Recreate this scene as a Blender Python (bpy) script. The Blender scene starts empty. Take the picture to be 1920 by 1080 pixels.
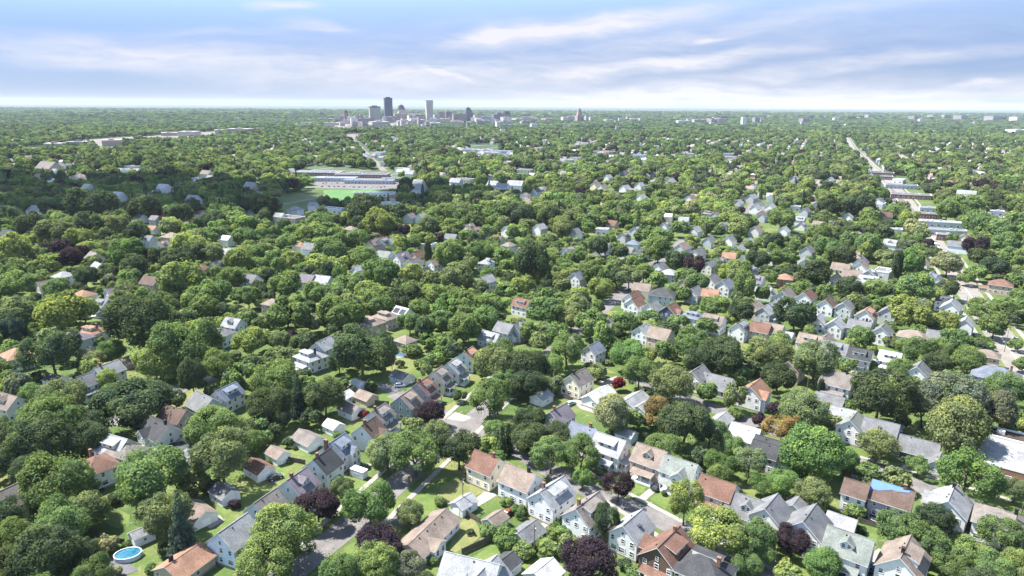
import bpy, math, random
import numpy as np
from mathutils import Vector, Matrix

random.seed(7)
RNG = np.random.default_rng(11)
SC = bpy.context.scene
SKY_TINT = (.084, .110, .196)
EXPO = 2.05
HAZE_D = 2.6e-5
HAZE_COL = (.60, .66, .82, 1)
DENOISE = True
COL = SC.collection
FPX, CAMH, PITCH, ROLL = 1280.0, 110.0, math.radians(15.05), math.radians(0.33)

# ---------------------------------------------------------------- view geometry
def ray(u, v):
    x, y = u - 960.0, 540.0 - v
    c, s = math.cos(ROLL), math.sin(ROLL)
    x, y = (c * x - s * y) / FPX, (s * x + c * y) / FPX
    return Vector((x, math.cos(PITCH) + y * math.sin(PITCH), -math.sin(PITCH) + y * math.cos(PITCH)))

def at(u, v, z=0.0):
    d = ray(u, v)
    t = (z - CAMH) / d.z
    return Vector((d.x * t, d.y * t, z))

def depth(p):
    return p.y * math.cos(PITCH) + (CAMH - p.z) * math.sin(PITCH)

def px(p):
    d = depth(p)
    x = p.x / d * FPX
    y = (p.y * math.sin(PITCH) - (CAMH - p.z) * math.cos(PITCH)) / d * FPX
    c, s = math.cos(-ROLL), math.sin(-ROLL)
    return (960 + c * x - s * y, 540 - (s * x + c * y))

def pxa(P):
    d = P[:, 1] * math.cos(PITCH) + (CAMH - P[:, 2]) * math.sin(PITCH)
    x = P[:, 0] / d * FPX
    y = (P[:, 1] * math.sin(PITCH) - (CAMH - P[:, 2]) * math.cos(PITCH)) / d * FPX
    c, s = math.cos(-ROLL), math.sin(-ROLL)
    return np.stack([960 + c * x - s * y, 540 - (s * x + c * y), d], 1)

REG = {'Q1': (0, 800), 'Q2': (480, 800), 'Q3': (960, 800), 'Q4': (1440, 800),
       'Q5': (0, 560), 'Q6': (480, 560), 'Q7': (960, 560), 'Q8': (1440, 560),
       'P5': (0, 370), 'P6': (480, 370), 'P7': (960, 370), 'P8': (1440, 370),
       'O5': (0, 170), 'O6': (480, 170), 'O7': (960, 170), 'O8': (1440, 170), 'N': (0, 0)}

def rp(R, x, y):
    k = 1.0 if R == 'N' else (0.25932 if R[0] == 'Q' else 0.25)
    return REG[R][0] + x * k, REG[R][1] + y * k

# ---------------------------------------------------------------- materials
def newmat(name):
    m = bpy.data.materials.new(name)
    m.use_nodes = True
    nt = m.node_tree
    nt.nodes.clear()
    return m, nt, nt.nodes, nt.links

def N(nt, typ, **kw):
    n = nt.nodes.new(typ)
    for k, v in kw.items():
        if k == 'ins':
            for i, x in v.items():
                n.inputs[i].default_value = x
        else:
            setattr(n, k, v)
    return n

def mix(nt, blend, fac, a, b):
    n = nt.nodes.new('ShaderNodeMix')
    n.data_type = 'RGBA'
    n.blend_type = blend
    for sock, val in ((n.inputs[0], fac), (n.inputs[6], a), (n.inputs[7], b)):
        if hasattr(val, 'is_output'):
            nt.links.new(val, sock)
        elif isinstance(val, (int, float)):
            sock.default_value = val
        else:
            sock.default_value = (*val, 1.0) if len(val) == 3 else val
    return n.outputs[2]

def noise(nt, scale, detail=3, rough=.55, vec=None, dist=0):
    n = N(nt, 'ShaderNodeTexNoise')
    n.inputs['Scale'].default_value = scale
    n.inputs['Detail'].default_value = detail
    n.inputs['Roughness'].default_value = rough
    n.inputs['Distortion'].default_value = dist
    if vec is not None:
        nt.links.new(vec, n.inputs['Vector'])
    return n.outputs['Fac']

def mrange(nt, val, a, b, c, d, smooth=False):
    n = N(nt, 'ShaderNodeMapRange')
    if smooth:
        n.interpolation_type = 'SMOOTHSTEP'
    for i, x in ((1, a), (2, b), (3, c), (4, d)):
        n.inputs[i].default_value = x
    nt.links.new(val, n.inputs[0])
    return n.outputs[0]

def finish(nt, color, rough=.85, spec=.2, bump=None, metal=0.0):
    p = N(nt, 'ShaderNodeBsdfPrincipled')
    o = N(nt, 'ShaderNodeOutputMaterial')
    if hasattr(color, 'is_output'):
        nt.links.new(color, p.inputs['Base Color'])
    else:
        p.inputs['Base Color'].default_value = (*color, 1)
    p.inputs['Roughness'].default_value = rough
    p.inputs['Metallic'].default_value = metal
    p.inputs['Specular IOR Level'].default_value = spec
    if bump is not None:
        b = N(nt, 'ShaderNodeBump')
        b.inputs['Strength'].default_value = bump[1]
        b.inputs['Distance'].default_value = bump[2]
        nt.links.new(bump[0], b.inputs['Height'])
        nt.links.new(b.outputs[0], p.inputs['Normal'])
    nt.links.new(p.outputs[0], o.inputs['Surface'])

def objcol_mat(name, sc1, amt1, sc2, amt2, rough, spec=.2, rows=None):
    m, nt, nodes, links = newmat(name)
    oi = N(nt, 'ShaderNodeObjectInfo')
    tc = N(nt, 'ShaderNodeTexCoord')
    a = mrange(nt, noise(nt, sc1, 4, .6, tc.outputs['Object']), .3, .7, 1 - amt1, 1 + amt1)
    b = mrange(nt, noise(nt, sc2, 2, .5, tc.outputs['Object']), .3, .7, 1 - amt2, 1 + amt2)
    c = mix(nt, 'MULTIPLY', 1.0, oi.outputs['Color'], a)
    c = mix(nt, 'MULTIPLY', 1.0, c, b)
    if rows:
        w = N(nt, 'ShaderNodeTexWave', wave_type='BANDS', bands_direction='Z', wave_profile='SAW')
        w.inputs['Scale'].default_value = rows[0]
        w.inputs['Distortion'].default_value = rows[2]
        links.new(tc.outputs['Object'], w.inputs['Vector'])
        c = mix(nt, 'MULTIPLY', 1.0, c, mrange(nt, w.outputs['Fac'], 0, 1, 1 - rows[1], 1 + rows[1] * .3))
    finish(nt, c, rough, spec)
    return m

def flat_mat(name, col, rough=.7, spec=.3, sc=1.5, amt=.12, metal=0.0):
    m, nt, nodes, links = newmat(name)
    tc = N(nt, 'ShaderNodeTexCoord')
    a = mrange(nt, noise(nt, sc, 4, .6, tc.outputs['Object']), .3, .7, 1 - amt, 1 + amt)
    finish(nt, mix(nt, 'MULTIPLY', 1.0, col, a), rough, spec, metal=metal)
    return m

M = {}
M['roof'] = objcol_mat('roof_shingles', 2.4, .26, .30, .22, .9, .15, rows=(1.6, .14, 1.2))
M['wall'] = objcol_mat('wall_siding', 1.1, .09, .25, .07, .7, .25, rows=(1.3, .10, .0))
M['trim'] = flat_mat('white_trim', (.66, .66, .655), .6, .3, 2.0, .06)
M['glass'] = flat_mat('window_glass', (.025, .03, .038), .12, .6, .6, .5)
M['paint'] = objcol_mat('plain_paint', .6, .08, .2, .05, .55, .3)
M['carpaint'] = objcol_mat('car_paint', .6, .03, .2, .02, .25, .5)
M['tyre'] = flat_mat('tyre_rubber', (.02, .02, .02), .9, .2)
M['blind'] = flat_mat('window_blind', (.22, .21, .20), .6, .3)
M['brick'] = flat_mat('chimney_brick', (.16, .085, .065), .9, .2, 3.0, .3)
M['bark'] = flat_mat('bark', (.085, .066, .052), .95, .1, 2.5, .3)
M['fence'] = flat_mat('weathered_fence_wood', (.105, .088, .072), .9, .15, 1.3, .3)
M['pole'] = flat_mat('pole_wood', (.13, .105, .085), .9, .1)

def leaf_mat(name, far=False):
    m, nt, nodes, links = newmat(name)
    if far:
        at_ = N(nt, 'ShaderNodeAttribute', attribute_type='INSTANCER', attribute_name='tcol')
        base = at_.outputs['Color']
    else:
        base = N(nt, 'ShaderNodeObjectInfo').outputs['Color']
    t = N(nt, 'ShaderNodeAttribute', attribute_type='GEOMETRY', attribute_name='tint').outputs['Fac']
    ramp = N(nt, 'ShaderNodeValToRGB')
    cr = ramp.color_ramp
    cr.elements[0].position = 0.0; cr.elements[0].color = (.50, .58, .70, 1)
    cr.elements[1].position = 1.0; cr.elements[1].color = (1.62, 1.46, 1.05, 1)
    e = cr.elements.new(.5); e.color = (1, 1, 1, 1)
    links.new(t, ramp.inputs[0])
    c = mix(nt, 'MULTIPLY', 1.0, base, ramp.outputs['Color'])
    d = N(nt, 'ShaderNodeBsdfDiffuse')
    tr = N(nt, 'ShaderNodeBsdfTranslucent')
    links.new(c, d.inputs['Color'])
    links.new(mix(nt, 'MULTIPLY', 1.0, c, (1.28, 1.32, .66)), tr.inputs['Color'])
    s1 = N(nt, 'ShaderNodeMixShader'); s1.inputs[0].default_value = .38
    links.new(d.outputs[0], s1.inputs[1]); links.new(tr.outputs[0], s1.inputs[2])
    o = N(nt, 'ShaderNodeOutputMaterial')
    links.new(s1.outputs[0], o.inputs['Surface'])
    return m
M['leaf'] = leaf_mat('foliage')
M['leaf_far'] = leaf_mat('foliage_woods', True)

def ground_mat():
    m, nt, nodes, links = newmat('grass_and_yards')
    tc = N(nt, 'ShaderNodeTexCoord').outputs['Object']
    g1 = noise(nt, .035, 4, .6, tc)
    g2 = noise(nt, .35, 4, .65, tc)
    g3 = noise(nt, 1.6, 3, .7, tc)
    ramp = N(nt, 'ShaderNodeValToRGB')
    cr = ramp.color_ramp
    cr.elements[0].position = .3; cr.elements[0].color = (.034, .060, .018, 1)
    cr.elements[1].position = .72; cr.elements[1].color = (.125, .125, .048, 1)
    e = cr.elements.new(.5); e.color = (.062, .092, .026, 1)
    links.new(g1, ramp.inputs[0])
    c = mix(nt, 'MULTIPLY', 1.0, ramp.outputs['Color'], mrange(nt, g3, .25, .75, .65, 1.35))
    dirt = mrange(nt, g2, .58, .68, 0, .75, True)
    c = mix(nt, 'MIX', dirt, c, (.15, .125, .092))
    w = noise(nt, .0012, 5, .65, tc)
    far_c = mix(nt, 'MIX', mrange(nt, w, .35, .65, 0, 1), (.026, .045, .024), (.050, .072, .038))
    sp = N(nt, 'ShaderNodeSeparateXYZ'); links.new(tc, sp.inputs[0])
    far = mrange(nt, sp.outputs[1], 600, 1500, 0, 1)
    c = mix(nt, 'MIX', far, c, far_c)
    finish(nt, c, .95, .1)
    return m
M['ground'] = ground_mat()

def noisy(name, c1, c2, s1, s2, rough=.9, spec=.15):
    m, nt, nodes, links = newmat(name)
    tc = N(nt, 'ShaderNodeTexCoord').outputs['Object']
    f = mrange(nt, noise(nt, s1, 5, .65, tc), .32, .68, 0, 1)
    c = mix(nt, 'MIX', f, c1, c2)
    c = mix(nt, 'MULTIPLY', 1.0, c, mrange(nt, noise(nt, s2, 3, .7, tc), .25, .75, .82, 1.18))
    finish(nt, c, rough, spec)
    return m
M['asphalt'] = noisy('asphalt', (.085, .080, .083), (.135, .126, .122), .22, 2.0)
M['avenue'] = noisy('worn_avenue_asphalt', (.125, .116, .106), (.175, .162, .148), .1, 1.2)
M['fresh'] = noisy('dark_driveway_asphalt', (.07, .07, .078), (.10, .10, .108), .4, 2.0)
M['concrete'] = noisy('concrete', (.16, .152, .14), (.23, .218, .20), .4, 2.2)
M['lawn'] = noisy('lawn', (.054, .090, .022), (.098, .122, .036), .22, 1.3)
M['lawn_dry'] = noisy('dry_lawn', (.080, .096, .030), (.135, .130, .056), .25, 1.3)
M['field'] = noisy('sports_field', (.046, .105, .034), (.06, .125, .04), .03, .3)
M['lot'] = noisy('car_park_asphalt', (.075, .071, .072), (.115, .108, .106), .03, .3)
M['bareland'] = noisy('bare_land', (.085, .075, .064), (.14, .125, .11), .02, .1)
M['water'] = noisy('pool_water', (.010, .060, .105), (.028, .125, .185), .9, 1.0, .1, .5)

# ---------------------------------------------------------------- mesh helpers
class MB:
    def __init__(s):
        s.v, s.f, s.m = [], [], []
    def face(s, pts, mat=0):
        n = len(s.v)
        s.v += [tuple(p) for p in pts]
        s.f.append(tuple(range(n, n + len(pts))))
        s.m.append(mat)
    def box(s, x0, x1, y0, y1, z0, z1, mat=0, top=None):
        n = len(s.v)
        s.v += [(x0, y0, z0), (x1, y0, z0), (x1, y1, z0), (x0, y1, z0), (x0, y0, z1), (x1, y0, z1), (x1, y1, z1), (x0, y1, z1)]
        for k, q in enumerate(((0, 3, 2, 1), (4, 5, 6, 7), (0, 1, 5, 4), (1, 2, 6, 5), (2, 3, 7, 6), (3, 0, 4, 7))):
            s.f.append(tuple(n + i for i in q))
            s.m.append(top if (k == 1 and top is not None) else mat)
    def prism(s, poly, a0, a1, axis='x', mat=0, mats=None, caps=True, capmat=None):
        """poly: list of 2-D points; extruded along axis (x: poly is (y,z); y: poly is (x,z); z: poly is (x,y))"""
        def P(p, a):
            return (a, p[0], p[1]) if axis == 'x' else ((p[0], a, p[1]) if axis == 'y' else (p[0], p[1], a))
        n, k = len(s.v), len(poly)
        s.v += [P(p, a0) for p in poly] + [P(p, a1) for p in poly]
        for i in range(k):
            j = (i + 1) % k
            s.f.append((n + i, n + j, n + k + j, n + k + i))
            s.m.append(mats[i] if mats else mat)
        if caps:
            cm = mat if capmat is None else capmat
            s.f.append(tuple(n + i for i in range(k - 1, -1, -1))); s.m.append(cm)
            s.f.append(tuple(n + k + i for i in range(k))); s.m.append(cm)
    def cyl(s, p0, p1, r0, r1, n=8, mat=0, caps=True):
        p0, p1 = Vector(p0), Vector(p1)
        d = (p1 - p0).normalized()
        a = d.orthogonal().normalized(); b = d.cross(a)
        i0 = len(s.v)
        for p, r in ((p0, r0), (p1, r1)):
            for k in range(n):
                t = 2 * math.pi * k / n
                s.v.append(tuple(p + a * r * math.cos(t) + b * r * math.sin(t)))
        for k in range(n):
            j = (k + 1) % n
            s.f.append((i0 + k, i0 + j, i0 + n + j, i0 + n + k)); s.m.append(mat)
        if caps:
            s.f.append(tuple(i0 + n - 1 - k for k in range(n))); s.m.append(mat)
            s.f.append(tuple(i0 + n + k for k in range(n))); s.m.append(mat)
    def mesh(s, name, mats):
        me = bpy.data.meshes.new(name)
        me.from_pydata(s.v, [], s.f)
        for m in mats:
            me.materials.append(m)
        me.polygons.foreach_set('material_index', s.m)
        bm_fix(me)
        me.update()
        return me
    def build(s, name, mats, parent=None, color=None, loc=None, rz=0.0):
        return link(name, s.mesh(name, mats), parent, color, loc, rz)

import bmesh
def bm_fix(me):
    bm = bmesh.new(); bm.from_mesh(me)
    bmesh.ops.recalc_face_normals(bm, faces=bm.faces)
    bm.to_mesh(me); bm.free()

def link(name, data, parent=None, color=None, loc=None, rz=0.0, scale=None):
    o = bpy.data.objects.new(name, data)
    COL.objects.link(o)
    if parent is not None:
        o.parent = parent
    if color is not None:
        o.color = (*color, 1.0)
    if loc is not None:
        o.location = loc
    if rz:
        o.rotation_euler = (0, 0, rz)
    if scale is not None:
        o.scale = scale
    return o

def empty(name, loc, rz=0.0):
    o = bpy.data.objects.new(name, None)
    o.empty_display_size = .5
    COL.objects.link(o)
    o.location = loc
    o.rotation_euler = (0, 0, rz)
    return o

THINGS = []      # (obj, phrase, category, u, v, fixed?)
def tag(o, label, cat, group=None, uv=None, auto=False):
    o['category'] = cat
    if group:
        o['group'] = group
    if auto:
        THINGS.append((o, label, uv))
    else:
        o['label'] = label
    return o

LANDMARKS = []   # (phrase, u, v)
def struct(name, me, kind='structure'):
    o = link(name, me)
    o['kind'] = kind
    return o

def sheet(name, pts, z, mat, thick=None):
    mb = MB()
    P = [(p.x, p.y) for p in pts]
    if thick:
        mb.prism(P, z - thick, z, 'z')
    else:
        mb.face([(x, y, z) for x, y in P])
    me = mb.mesh(name, [mat])
    return struct(name, me)

def strip(name, pts, width, z, mat, thick=None):
    """a road or path along a polyline of ground points"""
    pts = [Vector((p.x, p.y)) for p in pts]
    L, R = [], []
    for i, p in enumerate(pts):
        d = (pts[min(i + 1, len(pts) - 1)] - pts[max(i - 1, 0)]).normalized()
        n = Vector((-d.y, d.x))
        L.append(p + n * width / 2); R.append(p - n * width / 2)
    mb = MB()
    for i in range(len(pts) - 1):
        q = [L[i], R[i], R[i + 1], L[i + 1]]
        mb.face([(a.x, a.y, z) for a in q])
        if thick:
            mb.face([(L[i].x, L[i].y, z), (L[i + 1].x, L[i + 1].y, z), (L[i + 1].x, L[i + 1].y, z - thick), (L[i].x, L[i].y, z - thick)])
            mb.face([(R[i].x, R[i].y, z), (R[i + 1].x, R[i + 1].y, z), (R[i + 1].x, R[i + 1].y, z - thick), (R[i].x, R[i].y, z - thick)])
    o = struct(name, mb.mesh(name, [mat]))
    return o


# ---------------------------------------------------------------- camera, sun, sky, air
SUN_EL = math.radians(57)
SUN_H = Vector((-.93, .37)).normalized()          # horizontal direction towards the sun
sun_dir = Vector((SUN_H.x * math.cos(SUN_EL), SUN_H.y * math.cos(SUN_EL), math.sin(SUN_EL)))

cam = bpy.data.cameras.new('camera')
cam_o = bpy.data.objects.new('camera', cam)
COL.objects.link(cam_o)
cam.sensor_width = 36.0
cam.lens = FPX / 1920.0 * 36.0
cam.clip_start, cam.clip_end = 1.0, 90000.0
right = Vector((1, 0, 0)); up = Vector((0, math.sin(PITCH), math.cos(PITCH))); fwd = Vector((0, math.cos(PITCH), -math.sin(PITCH)))
ex = right * math.cos(ROLL) + up * math.sin(ROLL)
ey = right * -math.sin(ROLL) + up * math.cos(ROLL)
mw = Matrix((ex, ey, -fwd)).transposed().to_4x4()
mw.translation = Vector((0, 0, CAMH))
cam_o.matrix_world = mw
SC.camera = cam_o

sl = bpy.data.lights.new('sun', 'SUN')
sl.energy, sl.angle, sl.color = 4.7, math.radians(.53), (1.0, .955, .87)
so = bpy.data.objects.new('sun', sl)
COL.objects.link(so)
so.rotation_euler = (-sun_dir).to_track_quat('-Z', 'Y').to_euler()
so.location = (-200, 200, 400)

w = bpy.data.worlds.new('World')
SC.world = w
w.use_nodes = True
nt = w.node_tree
nt.nodes.clear()
sky = N(nt, 'ShaderNodeTexSky', sky_type='NISHITA')
sky.sun_disc = False
sky.sun_elevation = SUN_EL
sky.sun_rotation = math.atan2(SUN_H.x, SUN_H.y)
sky.altitude = 200
sky.air_density, sky.dust_density, sky.ozone_density = 1.0, .2, 1.2
tc = N(nt, 'ShaderNodeTexCoord')
sp = N(nt, 'ShaderNodeSeparateXYZ')
nt.links.new(tc.outputs['Generated'], sp.inputs[0])
def mth(op, a, b=None, c=None):
    n = N(nt, 'ShaderNodeMath', operation=op)
    for i, x in enumerate((a, b, c)):
        if x is None:
            continue
        if hasattr(x, 'is_output'):
            nt.links.new(x, n.inputs[i])
        else:
            n.inputs[i].default_value = x
    return n.outputs[0]
az = mth('ARCTAN2', sp.outputs[0], sp.outputs[1])
el = mth('ARCSINE', sp.outputs[2])
cv = N(nt, 'ShaderNodeCombineXYZ')
nt.links.new(az, cv.inputs[0]); nt.links.new(el, cv.inputs[1])
# wind-drawn cirrus: high thin ice cloud banks, each placed by its bearing and elevation
def warp(scale, amt, sy):
    mp = N(nt, 'ShaderNodeMapping')
    mp.inputs['Scale'].default_value = (scale, scale * sy, 1)
    nt.links.new(cv.outputs[0], mp.inputs[0])
    n = N(nt, 'ShaderNodeTexNoise'); n.inputs['Scale'].default_value = 1; n.inputs['Detail'].default_value = 5
    nt.links.new(mp.outputs[0], n.inputs['Vector'])
    return n
wn = warp(7, 0, 3)
wd = N(nt, 'ShaderNodeVectorMath', operation='MULTIPLY_ADD')
nt.links.new(wn.outputs['Color'], wd.inputs[0])
wd.inputs[1].default_value = (.10, .035, 0); wd.inputs[2].default_value = (-.05, -.0175, 0)
ad = N(nt, 'ShaderNodeVectorMath', operation='ADD')
nt.links.new(cv.outputs[0], ad.inputs[0]); nt.links.new(wd.outputs[0], ad.inputs[1])
def azel(u, v):
    d = ray(u, v).normalized()
    return math.atan2(d.x, d.y), math.asin(d.z)
# (pixel centre of the bank, half length, half height in radians, tilt in degrees, strength)
BANKS = [(430, 118, .36, .026, -2, .48), (160, 100, .22, .022, 2, .30), (820, 150, .40, .028, 3, .36), (1110, 45, .25, .020, 7, .85), (950, 65, .10, .010, 5, .4),
         (590, 48, .07, .010, -6, .35), (530, 5, .06, .009, 0, .6), (660, 122, .035, .008, 6, .40), (830, 140, .05, .005, -14, .5),
         (1250, 122, .22, .013, 6, .6), (1420, 180, .6, .022, 0, .50), (1700, 186, .36, .034, 0, .42), (1560, 128, .32, .013, 5, .45), (1560, 20, .4, .02, 8, .28),
         (1150, 185, .25, .02, 2, .5), (1340, 70, .03, .005, 4, .45), (1830, 160, .04, .005, 0, .5), (250, 65, .3, .012, 4, .18), (1000, 120, .8, .06, 0, .30), (1400, 60, .9, .04, 0, .16)]
acc = None
for (u, v, hl, hh, tilt, st) in BANKS:
    a0, e0 = azel(u, v)
    mp = N(nt, 'ShaderNodeMapping', vector_type='TEXTURE')
    mp.inputs['Location'].default_value = (a0, e0, 0)
    mp.inputs['Rotation'].default_value = (0, 0, math.radians(tilt))
    mp.inputs['Scale'].default_value = (hl, hh, 1)
    nt.links.new(ad.outputs[0], mp.inputs[0])
    ln = N(nt, 'ShaderNodeVectorMath', operation='LENGTH')
    nt.links.new(mp.outputs[0], ln.inputs[0])
    f = mrange(nt, ln.outputs['Value'], 0.05, 1.15, st, 0, True)
    acc = f if acc is None else mth('ADD', acc, f)
# fine streaky texture
mp = N(nt, 'ShaderNodeMapping')
mp.inputs['Scale'].default_value = (13, 88, 1); mp.inputs['Rotation'].default_value = (0, 0, math.radians(-5))
nt.links.new(ad.outputs[0], mp.inputs[0])
st = N(nt, 'ShaderNodeTexNoise'); st.inputs['Scale'].default_value = 1; st.inputs['Detail'].default_value = 7; st.inputs['Roughness'].default_value = .62
nt.links.new(mp.outputs[0], st.inputs['Vector'])
cf = mth('MULTIPLY', acc, mrange(nt, st.outputs['Fac'], .28, .72, .5, 1.35))
cf = mth('MINIMUM', cf, .95)
BG = .15
lowf = mrange(nt, el, .05, .38, 0, 1, True)
skyc = mix(nt, 'MULTIPLY', 1.0, sky.outputs['Color'], mix(nt, 'MIX', lowf, SKY_TINT, (1.06, .95, .82)))
skyc = mix(nt, 'MULTIPLY', 1.0, skyc, mrange(nt, el, 0.0, .11, 1.0, .97))
# general thin veil: stronger away from the clear sky high up
cc = mix(nt, 'MIX', cf, skyc, tuple(x / BG / 2 ** EXPO for x in (.93, .925, .98)))
bg = N(nt, 'ShaderNodeBackground')
bg.inputs['Strength'].default_value = BG
nt.links.new(cc, bg.inputs['Color'])
ow = N(nt, 'ShaderNodeOutputWorld')
nt.links.new(bg.outputs[0], ow.inputs['Surface'])

SC.view_settings.view_transform = 'Standard'
SC.view_settings.look = 'None'
SC.view_settings.exposure = EXPO
SC.view_settings.gamma = 1
SC.render.engine = 'CYCLES'
cy = SC.cycles
cy.max_bounces = 5; cy.diffuse_bounces = 3; cy.glossy_bounces = 1; cy.transmission_bounces = 2; cy.transparent_max_bounces = 4; cy.volume_bounces = 0
cy.use_adaptive_sampling = False; cy.adaptive_threshold = .02
cy.caustics_reflective = False; cy.caustics_refractive = False
cy.use_denoising = DENOISE
try:
    cy.denoiser = 'OPENIMAGEDENOISE'
    cy.denoising_input_passes = 'RGB_ALBEDO_NORMAL'
except Exception:
    pass
cy.sample_clamp_indirect = 4.0
SC.render.use_persistent_data = False

# the air: one closed even box of thin haze
HB = MB()
HB.box(-31000, 31000, -1500, 31500, -3, 235)
hm, hnt, _, hl_ = newmat('haze')
pv = N(hnt, 'ShaderNodeVolumePrincipled')
pv.inputs['Color'].default_value = HAZE_COL
pv.inputs['Density'].default_value = HAZE_D
pv.inputs['Anisotropy'].default_value = 0.0
ho = N(hnt, 'ShaderNodeOutputMaterial')
hl_.new(pv.outputs[0], ho.inputs['Volume'])
if HAZE_D > 0:
    haze = HB.build('haze', [hm]); haze['kind'] = 'stuff'; haze['label'] = 'thin bluish haze over the whole view'

# ---------------------------------------------------------------- ground and roads
g = MB()
G = 30000
xs = [-G, -8000, -3000, -1200, -400, 0, 400, 1200, 3000, 8000, G]
ys = [-1200, 0, 200, 500, 1000, 2000, 4000, 8000, 16000, G]
for i in range(len(xs) - 1):
    for j in range(len(ys) - 1):
        g.face([(xs[i], ys[j], 0), (xs[i + 1], ys[j], 0), (xs[i + 1], ys[j + 1], 0), (xs[i], ys[j + 1], 0)])
ground = struct('ground', g.mesh('ground', [M['ground']]))

# low wooded ridge far to the west
def ridge_z(x, y):
    a = np.exp(-((y - 5200) / 700.0) ** 2)
    b = 1 / (1 + np.exp((x + 900) / 250.0))
    return 26 * a * b * (.75 + .25 * np.sin(x * .0021 + 1.0))
mb = MB()
gx = np.linspace(-7600, 300, 60); gy = np.linspace(3600, 6800, 22)
for i in range(59):
    for j in range(21):
        mb.face([(x, y, float(ridge_z(x, y)) - .4) for x, y in ((gx[i], gy[j]), (gx[i + 1], gy[j]), (gx[i + 1], gy[j + 1]), (gx[i], gy[j + 1]))])
struct('hills', mb.mesh('hills', [M['ground']]))

GP = lambda R, *xy: [at(*rp(R, xy[i], xy[i + 1])) for i in range(0, len(xy), 2)]
DIR_A, DIR_B = math.radians(66), math.radians(-40)
def along(p, ang, d, side=0.0):
    return Vector((p.x + math.cos(ang) * d - math.sin(ang) * side, p.y + math.sin(ang) * d + math.cos(ang) * side, 0))

KEEP = []        # (polyline of ground points, half width) trees stay off these
def road(name, pts, width, mat, z=.05, keep=None, thick=None):
    o = strip(name, pts, width, z, mat, thick)
    KEEP.append(([Vector((p.x, p.y)) for p in pts], (keep if keep is not None else width / 2)))
    return o
# street A: runs from the bottom of the frame up to the right, past the pale houses
A0 = at(*rp('Q2', 250, 1050)); A1 = at(*rp('Q2', 620, 760)); A2 = at(*rp('Q2', 1010, 420)); A3 = at(*rp('Q2', 1230, 240))
dA = (A3 - A1).normalized()
road('street', [A0 + Vector((-3, -6, 0)), A0, A1, A2, A3] + [A3 + dA * k for k in (30, 70, 110, 170, 260, 420)], 8.6, M['asphalt'], .05, 6.5)
s0 = at(*rp('Q2', 880, 745)); s1 = at(*rp('Q2', 1350, 285)); dS = (s1 - s0).normalized()
strip('pavement', [s0 - dS * 8, s0, s1, s1 + dS * 100], 1.7, .13, M['concrete'], .1)
s0 = at(*rp('Q2', 590, 610)); s1 = at(*rp('Q2', 915, 325)); dS = (s1 - s0).normalized()
strip('pavement', [s0 - dS * 25, s0, s1, s1 + dS * 100], 1.7, .13, M['concrete'], .1)
KEEP.append(([Vector((x.x, x.y)) for x in (s0, s1)], 1.5))
# street B: crosses the middle of the frame down to the right
B0 = at(*rp('Q3', -40, 120)); B1 = at(*rp('Q3', 240, 300)); B2 = at(*rp('Q3', 600, 480)); B3 = at(*rp('Q3', 1080, 680)); dB = (B3 - B1).normalized()
road('street', [B0 - dB * 60, B0 - dB * 20, B0, B1, B2, B3, B3 + dB * 30, B3 + dB * 90], 7.6, M['asphalt'], .06, 5.5)
b0 = at(*rp('Q3', 960, 545)); b1 = at(*rp('Q3', 1140, 640)); d = (b1 - b0).normalized()
strip('pavement', [b0 - d * 22, b0, b1, b1 + d * 40], 1.5, .13, M['concrete'], .1)
b0 = at(*rp('Q3', 985, 745)); b1 = at(*rp('Q3', 1060, 795)); d = (b1 - b0).normalized()
strip('pavement', [b0 - d * 30, b0, b1, b1 + d * 40], 1.5, .13, M['concrete'], .1)
# street C
C0 = at(*rp('Q4', 560, 225)); C1 = at(*rp('Q4', 720, 290)); C2 = at(*rp('Q4', 960, 380)); C3 = at(*rp('Q4', 1215, 475)); dC = (C3 - C1).normalized()
road('street', [C0 - dC * 90, C0 - dC * 30, C0, C1, C2, C3, C3 + dC * 60], 7.6, M['asphalt'], .05, 5.0)
c0 = at(*rp('Q4', 640, 212)); c1 = at(*rp('Q4', 1200, 372)); d = (c1 - c0).normalized()
strip('pavement', [c0 - d * 30, c0, c1, c1 + d * 20], 1.5, .13, M['concrete'], .1)
strip('pavement', GP('Q4', 1090, 485, 1170, 510, 1260, 540), 1.4, .13, M['concrete'], .1)
strip('path', GP('Q4', 960, 315, 1020, 262), 1.3, .12, M['concrete'], .08)
# avenue D: the long commercial avenue at the right
D = [(1960, 745), (1905, 672), (1868, 620), (1835, 575), (1806, 535), (1770, 480), (1735, 425), (1700, 375), (1668, 340), (1640, 318), (1615, 296), (1600, 280), (1587, 258)]
Dp = [at(*p) for p in D]
road('avenue', Dp, 13.5, M['avenue'], .06, 11.0)
off = lambda P, o: [along(P[i], math.atan2((P[min(i + 1, len(P) - 1)] - P[max(i - 1, 0)]).y, (P[min(i + 1, len(P) - 1)] - P[max(i - 1, 0)]).x), 0, o) for i in range(len(P))]
strip('pavement', off(Dp, 10.3), 2.0, .14, M['concrete'], .1)
strip('pavement', off(Dp, -10.3), 2.0, .14, M['concrete'], .1)
M['line'] = flat_mat('road_paint', (.62, .60, .52), .7)
for o_ in (-.25, .25):
    strip('road_markings', off(Dp[:7], o_), .16, .075, M['line'])
# boulevard far ahead, leading to the towers
E_ = [(722, 322), (706, 306), (690, 290), (676, 276), (664, 265), (652, 257)]
road('boulevard', [at(*p) for p in E_], 11, M['bareland'], .25, 9)
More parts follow.
